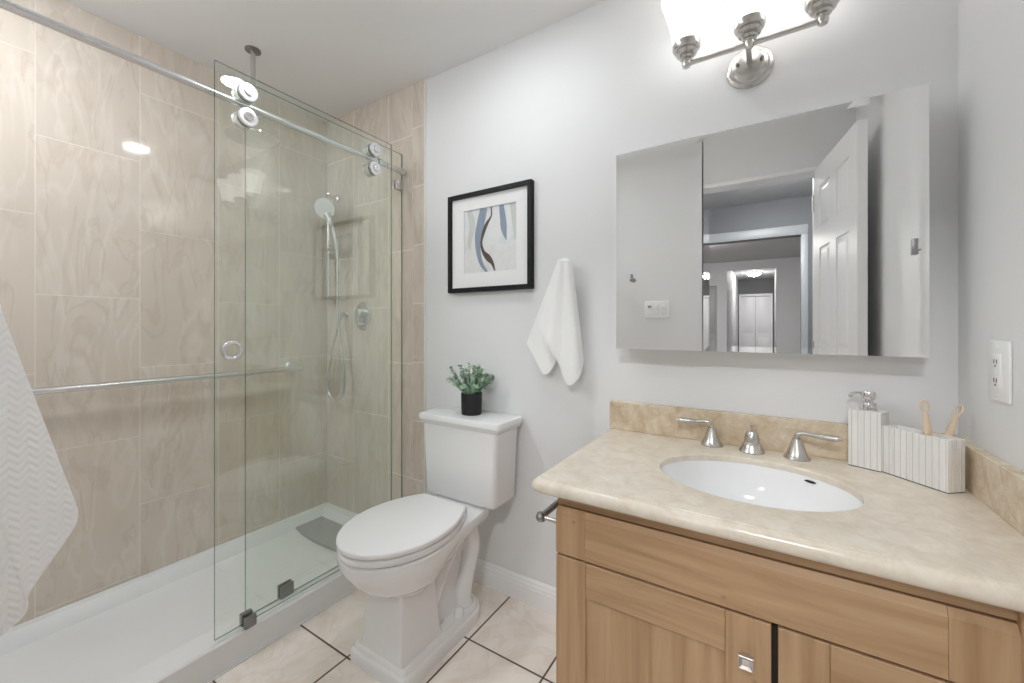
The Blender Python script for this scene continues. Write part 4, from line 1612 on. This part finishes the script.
def strip_block(b, hx, hy, z0, z1):
    """block whose sides carry shallow vertical grooves"""
    ring = []
    pitch = 0.0128

    def side(p0, p1, n_in):
        L = (Vector(p1) - Vector(p0)).length
        k = max(2, round(L / pitch))
        out = []
        for i in range(k):
            for f, d in ((0.06, 0.0), (0.94, 0.0), (0.985, 0.0007)):
                s = (i + f) / k
                p = Vector(p0).lerp(Vector(p1), s) + Vector(n_in) * (d if i < k - 1 else 0)
                out.append(p)
        return out
    ring += side((-hx, -hy), (hx, -hy), (0, 1))
    ring += side((hx, -hy), (hx, hy), (-1, 0))
    ring += side((hx, hy), (-hx, hy), (0, -1))
    ring += side((-hx, hy), (-hx, -hy), (1, 0))
    return ring


def strips_mat_assign(o):
    me = o.data
    for p in me.polygons:
        n_ = p.normal
        if p.material_index != 2:
            p.material_index = 2 if abs(n_.z) > 0.7 else (0 if abs(n_.y) >= abs(n_.x) else 1)


b = new()
rg = strip_block(b, 0.033, 0.030, 0, 0.147)
loft(b, [[Vector((p.x, p.y, z)) for p in rg] for z in (0.002, 0.146)])
o = obj('body', b, [M['strip_x'], M['strip_y'], M['marble_plain']], sdp, smooth=False)
strips_mat_assign(o)
b = new()
box(b, (-0.0325, -0.0295, 0), (0.0325, 0.0295, 0.0022))
obj('foot_pad', b, M['black'], sdp, smooth=False)
b = new()
lathe(b, [(0.019, 0.146), (0.019, 0.152), (0.0165, 0.154), (0.0165, 0.164), (0.015, 0.167), (0.011, 0.168), (0.011, 0.176)], n=28)
obj('pump_collar', b, M['chrome'], sdp)
b = new()
lathe(b, [(0.0080, 0.174), (0.0145, 0.176), (0.0155, 0.178), (0.0155, 0.192), (0.014, 0.195), (0.001, 0.196)], n=28)
tube(b, [(-0.006, -0.002, 0.187), (-0.022, -0.006, 0.188), (-0.032, -0.009, 0.185), (-0.036, -0.010, 0.176)], [0.0052, 0.0046, 0.0042, 0.0038], 14, 6)
obj('pump_head', b, M['chrome'], sdp)

TA = math.atan2(1.249 - 1.35, 0.328 - 0.238)
A0, A1 = Vector((0.238, 1.350)), Vector((0.328, 1.249))
dirx = (A1 - A0).normalized()
TL = (A1 - A0).length
TDp = 0.046
nrm = Vector((-dirx.y, dirx.x))
ctr = (A0 + A1) / 2 + nrm * TDp / 2
th = thing('toothbrush_holder', 'white ribbed marble toothbrush holder with two compartments', 'toothbrush holder', (ctr.x, ctr.y, CZ), TA)
hx, hy, TH = TL / 2, TDp / 2, 0.116
b = new()
rg = strip_block(b, hx, hy, 0, TH)
loft(b, [[Vector((p.x, p.y, z)) for p in rg] for z in (0.002, TH)], True, False)
wt = 0.006
cells = ((-hx + wt, -0.003), (0.003, hx - wt))
# top rim: strips round two openings, and the openings' inner walls
zt = TH
n_out = len(b.faces)


def quad(b, x0, x1, y0, y1, z):
    b.faces.new([b.verts.new((x0, y0, z)), b.verts.new((x1, y0, z)), b.verts.new((x1, y1, z)), b.verts.new((x0, y1, z))])


quad(b, -hx, hx, -hy, -hy + wt, zt)
quad(b, -hx, hx, hy - wt, hy, zt)
for x0, x1 in ((-hx, -hx + wt), (-0.003, 0.003), (hx - wt, hx)):
    quad(b, x0, x1, -hy + wt, hy - wt, zt)
for x0, x1 in cells:
    loft(b, [rect(x0, x1, -hy + wt, hy - wt, zt), rect(x0, x1, -hy + wt, hy - wt, 0.012)], False, True)
b.faces.ensure_lookup_table()
for i in range(n_out, len(b.faces)):
    b.faces[i].material_index = 2
o = obj('body', b, [M['strip_x'], M['strip_y'], M['marble_plain']], th, smooth=False)
strips_mat_assign(o)
b = new()
box(b, (-hx + 0.0005, -hy + 0.0005, 0), (hx - 0.0005, hy - 0.0005, 0.0022))
obj('foot_pad', b, M['black'], th, smooth=False)


def toothbrush(base, tip, label):
    """bamboo brush standing head down, handle end pierced by an oval loop"""
    base, tip = Vector(base), Vector(tip)
    d = (tip - base).normalized()
    t = thing('toothbrush', label, 'toothbrush', base, group='bamboo toothbrushes in the marble holder')
    L = (tip - base).length
    # flat side faces the camera
    toc = (Vector((0, 0, CAM_Z)) - tip)
    toc = (toc - d * toc.dot(d)).normalized()
    sx = d.cross(toc).normalized()
    b = new()
    rings = []
    for f, w, th_ in ((0.02, 0.0045, 0.0025), (0.2, 0.0055, 0.003), (0.45, 0.0068, 0.0035), (0.62, 0.0068, 0.0035), (0.74, 0.0048, 0.0032), (0.80, 0.0045, 0.003)):
        rings.append([d * (L * f) + sx * (w * math.cos(2 * PI * i / 16)) + toc * (th_ * math.sin(2 * PI * i / 16)) for i in range(16)])
    loft(b, rings)
    c = d * (L * 0.80 + 0.0125)
    rings = []
    for i in range(32):
        a = 2 * PI * i / 32
        ax, ay = math.sin(a), math.cos(a)
        cen = c + sx * (0.0056 * ax) + d * (0.0125 * ay)
        nr = (sx * ax / 0.0056 + d * ay / 0.0125).normalized()
        rings.append([cen + nr * (0.0024 * math.cos(2 * PI * j / 10)) + toc * (0.0028 * math.sin(2 * PI * j / 10)) for j in range(10)])
    loft(b, rings + [rings[0]], False, False)
    bmesh.ops.remove_doubles(b, verts=b.verts[:], dist=1e-6)
    obj('handle', b, M['bamboo'], t)
    b = new()
    for i in range(5):
        p = d * (0.006 + i * 0.004)
        cyl(b, p, p + toc * 0.010, 0.0022, 8)
    obj('bristles', b, M['bristle'], t)
    return t


def holder_pt(x, y, z):
    c, s = math.cos(TA), math.sin(TA)
    return Vector((ctr.x + x * c - y * s, ctr.y + x * s + y * c, CZ + z))


def on_depth(px, py, dep):
    u, v = (px - 512) / f_, (326.5 - py) / f_
    return Vector(((-SA + u * CA) * dep, (CA + u * SA) * dep, CAM_Z + v * dep))


toothbrush(holder_pt(0.024, 0.004, 0.0145), on_depth(923.0, 395, 0.93), 'pale bamboo toothbrush standing nearly upright, left in the holder')
toothbrush(holder_pt(0.022, -0.004, 0.0145), on_depth(963.0, 399.5, 0.93), 'pale bamboo toothbrush leaning right towards the side splash')

# ------------------------------------------------------------------ paper holder on the vanity side
ph = thing('toilet_paper_holder', 'empty nickel paper holder bar on the left side of the vanity', 'paper holder', (VX0, 0, 0.642))
b = new()
lathe(b, [(0.016, 0), (0.016, 0.004), (0.008, 0.008), (0.006, 0.012), (0.0055, 0.062)], (0.001, 0.935, -0.018), (-1, 0, 0), 20)
obj('post', b, M['nickel'], ph)
b = new()
lathe(b, [(0.003, -0.014), (0.011, -0.009), (0.014, 0), (0.011, 0.009), (0.003, 0.014)], (-0.070, 0.935, -0.018), (0, 1, 0), 24)
cyl(b, (-0.070, 0.945, -0.018), (-0.070, 1.075, -0.018), 0.0085, 20)
obj('bar', b, M['dark_metal'], ph)
b = new()
lathe(b, [(0.016, 0), (0.016, 0.004), (0.008, 0.008), (0.006, 0.012), (0.0055, 0.070)], (0.001, 1.072, -0.018), (-1, 0, 0), 20)
obj('post', b, M['nickel'], ph)
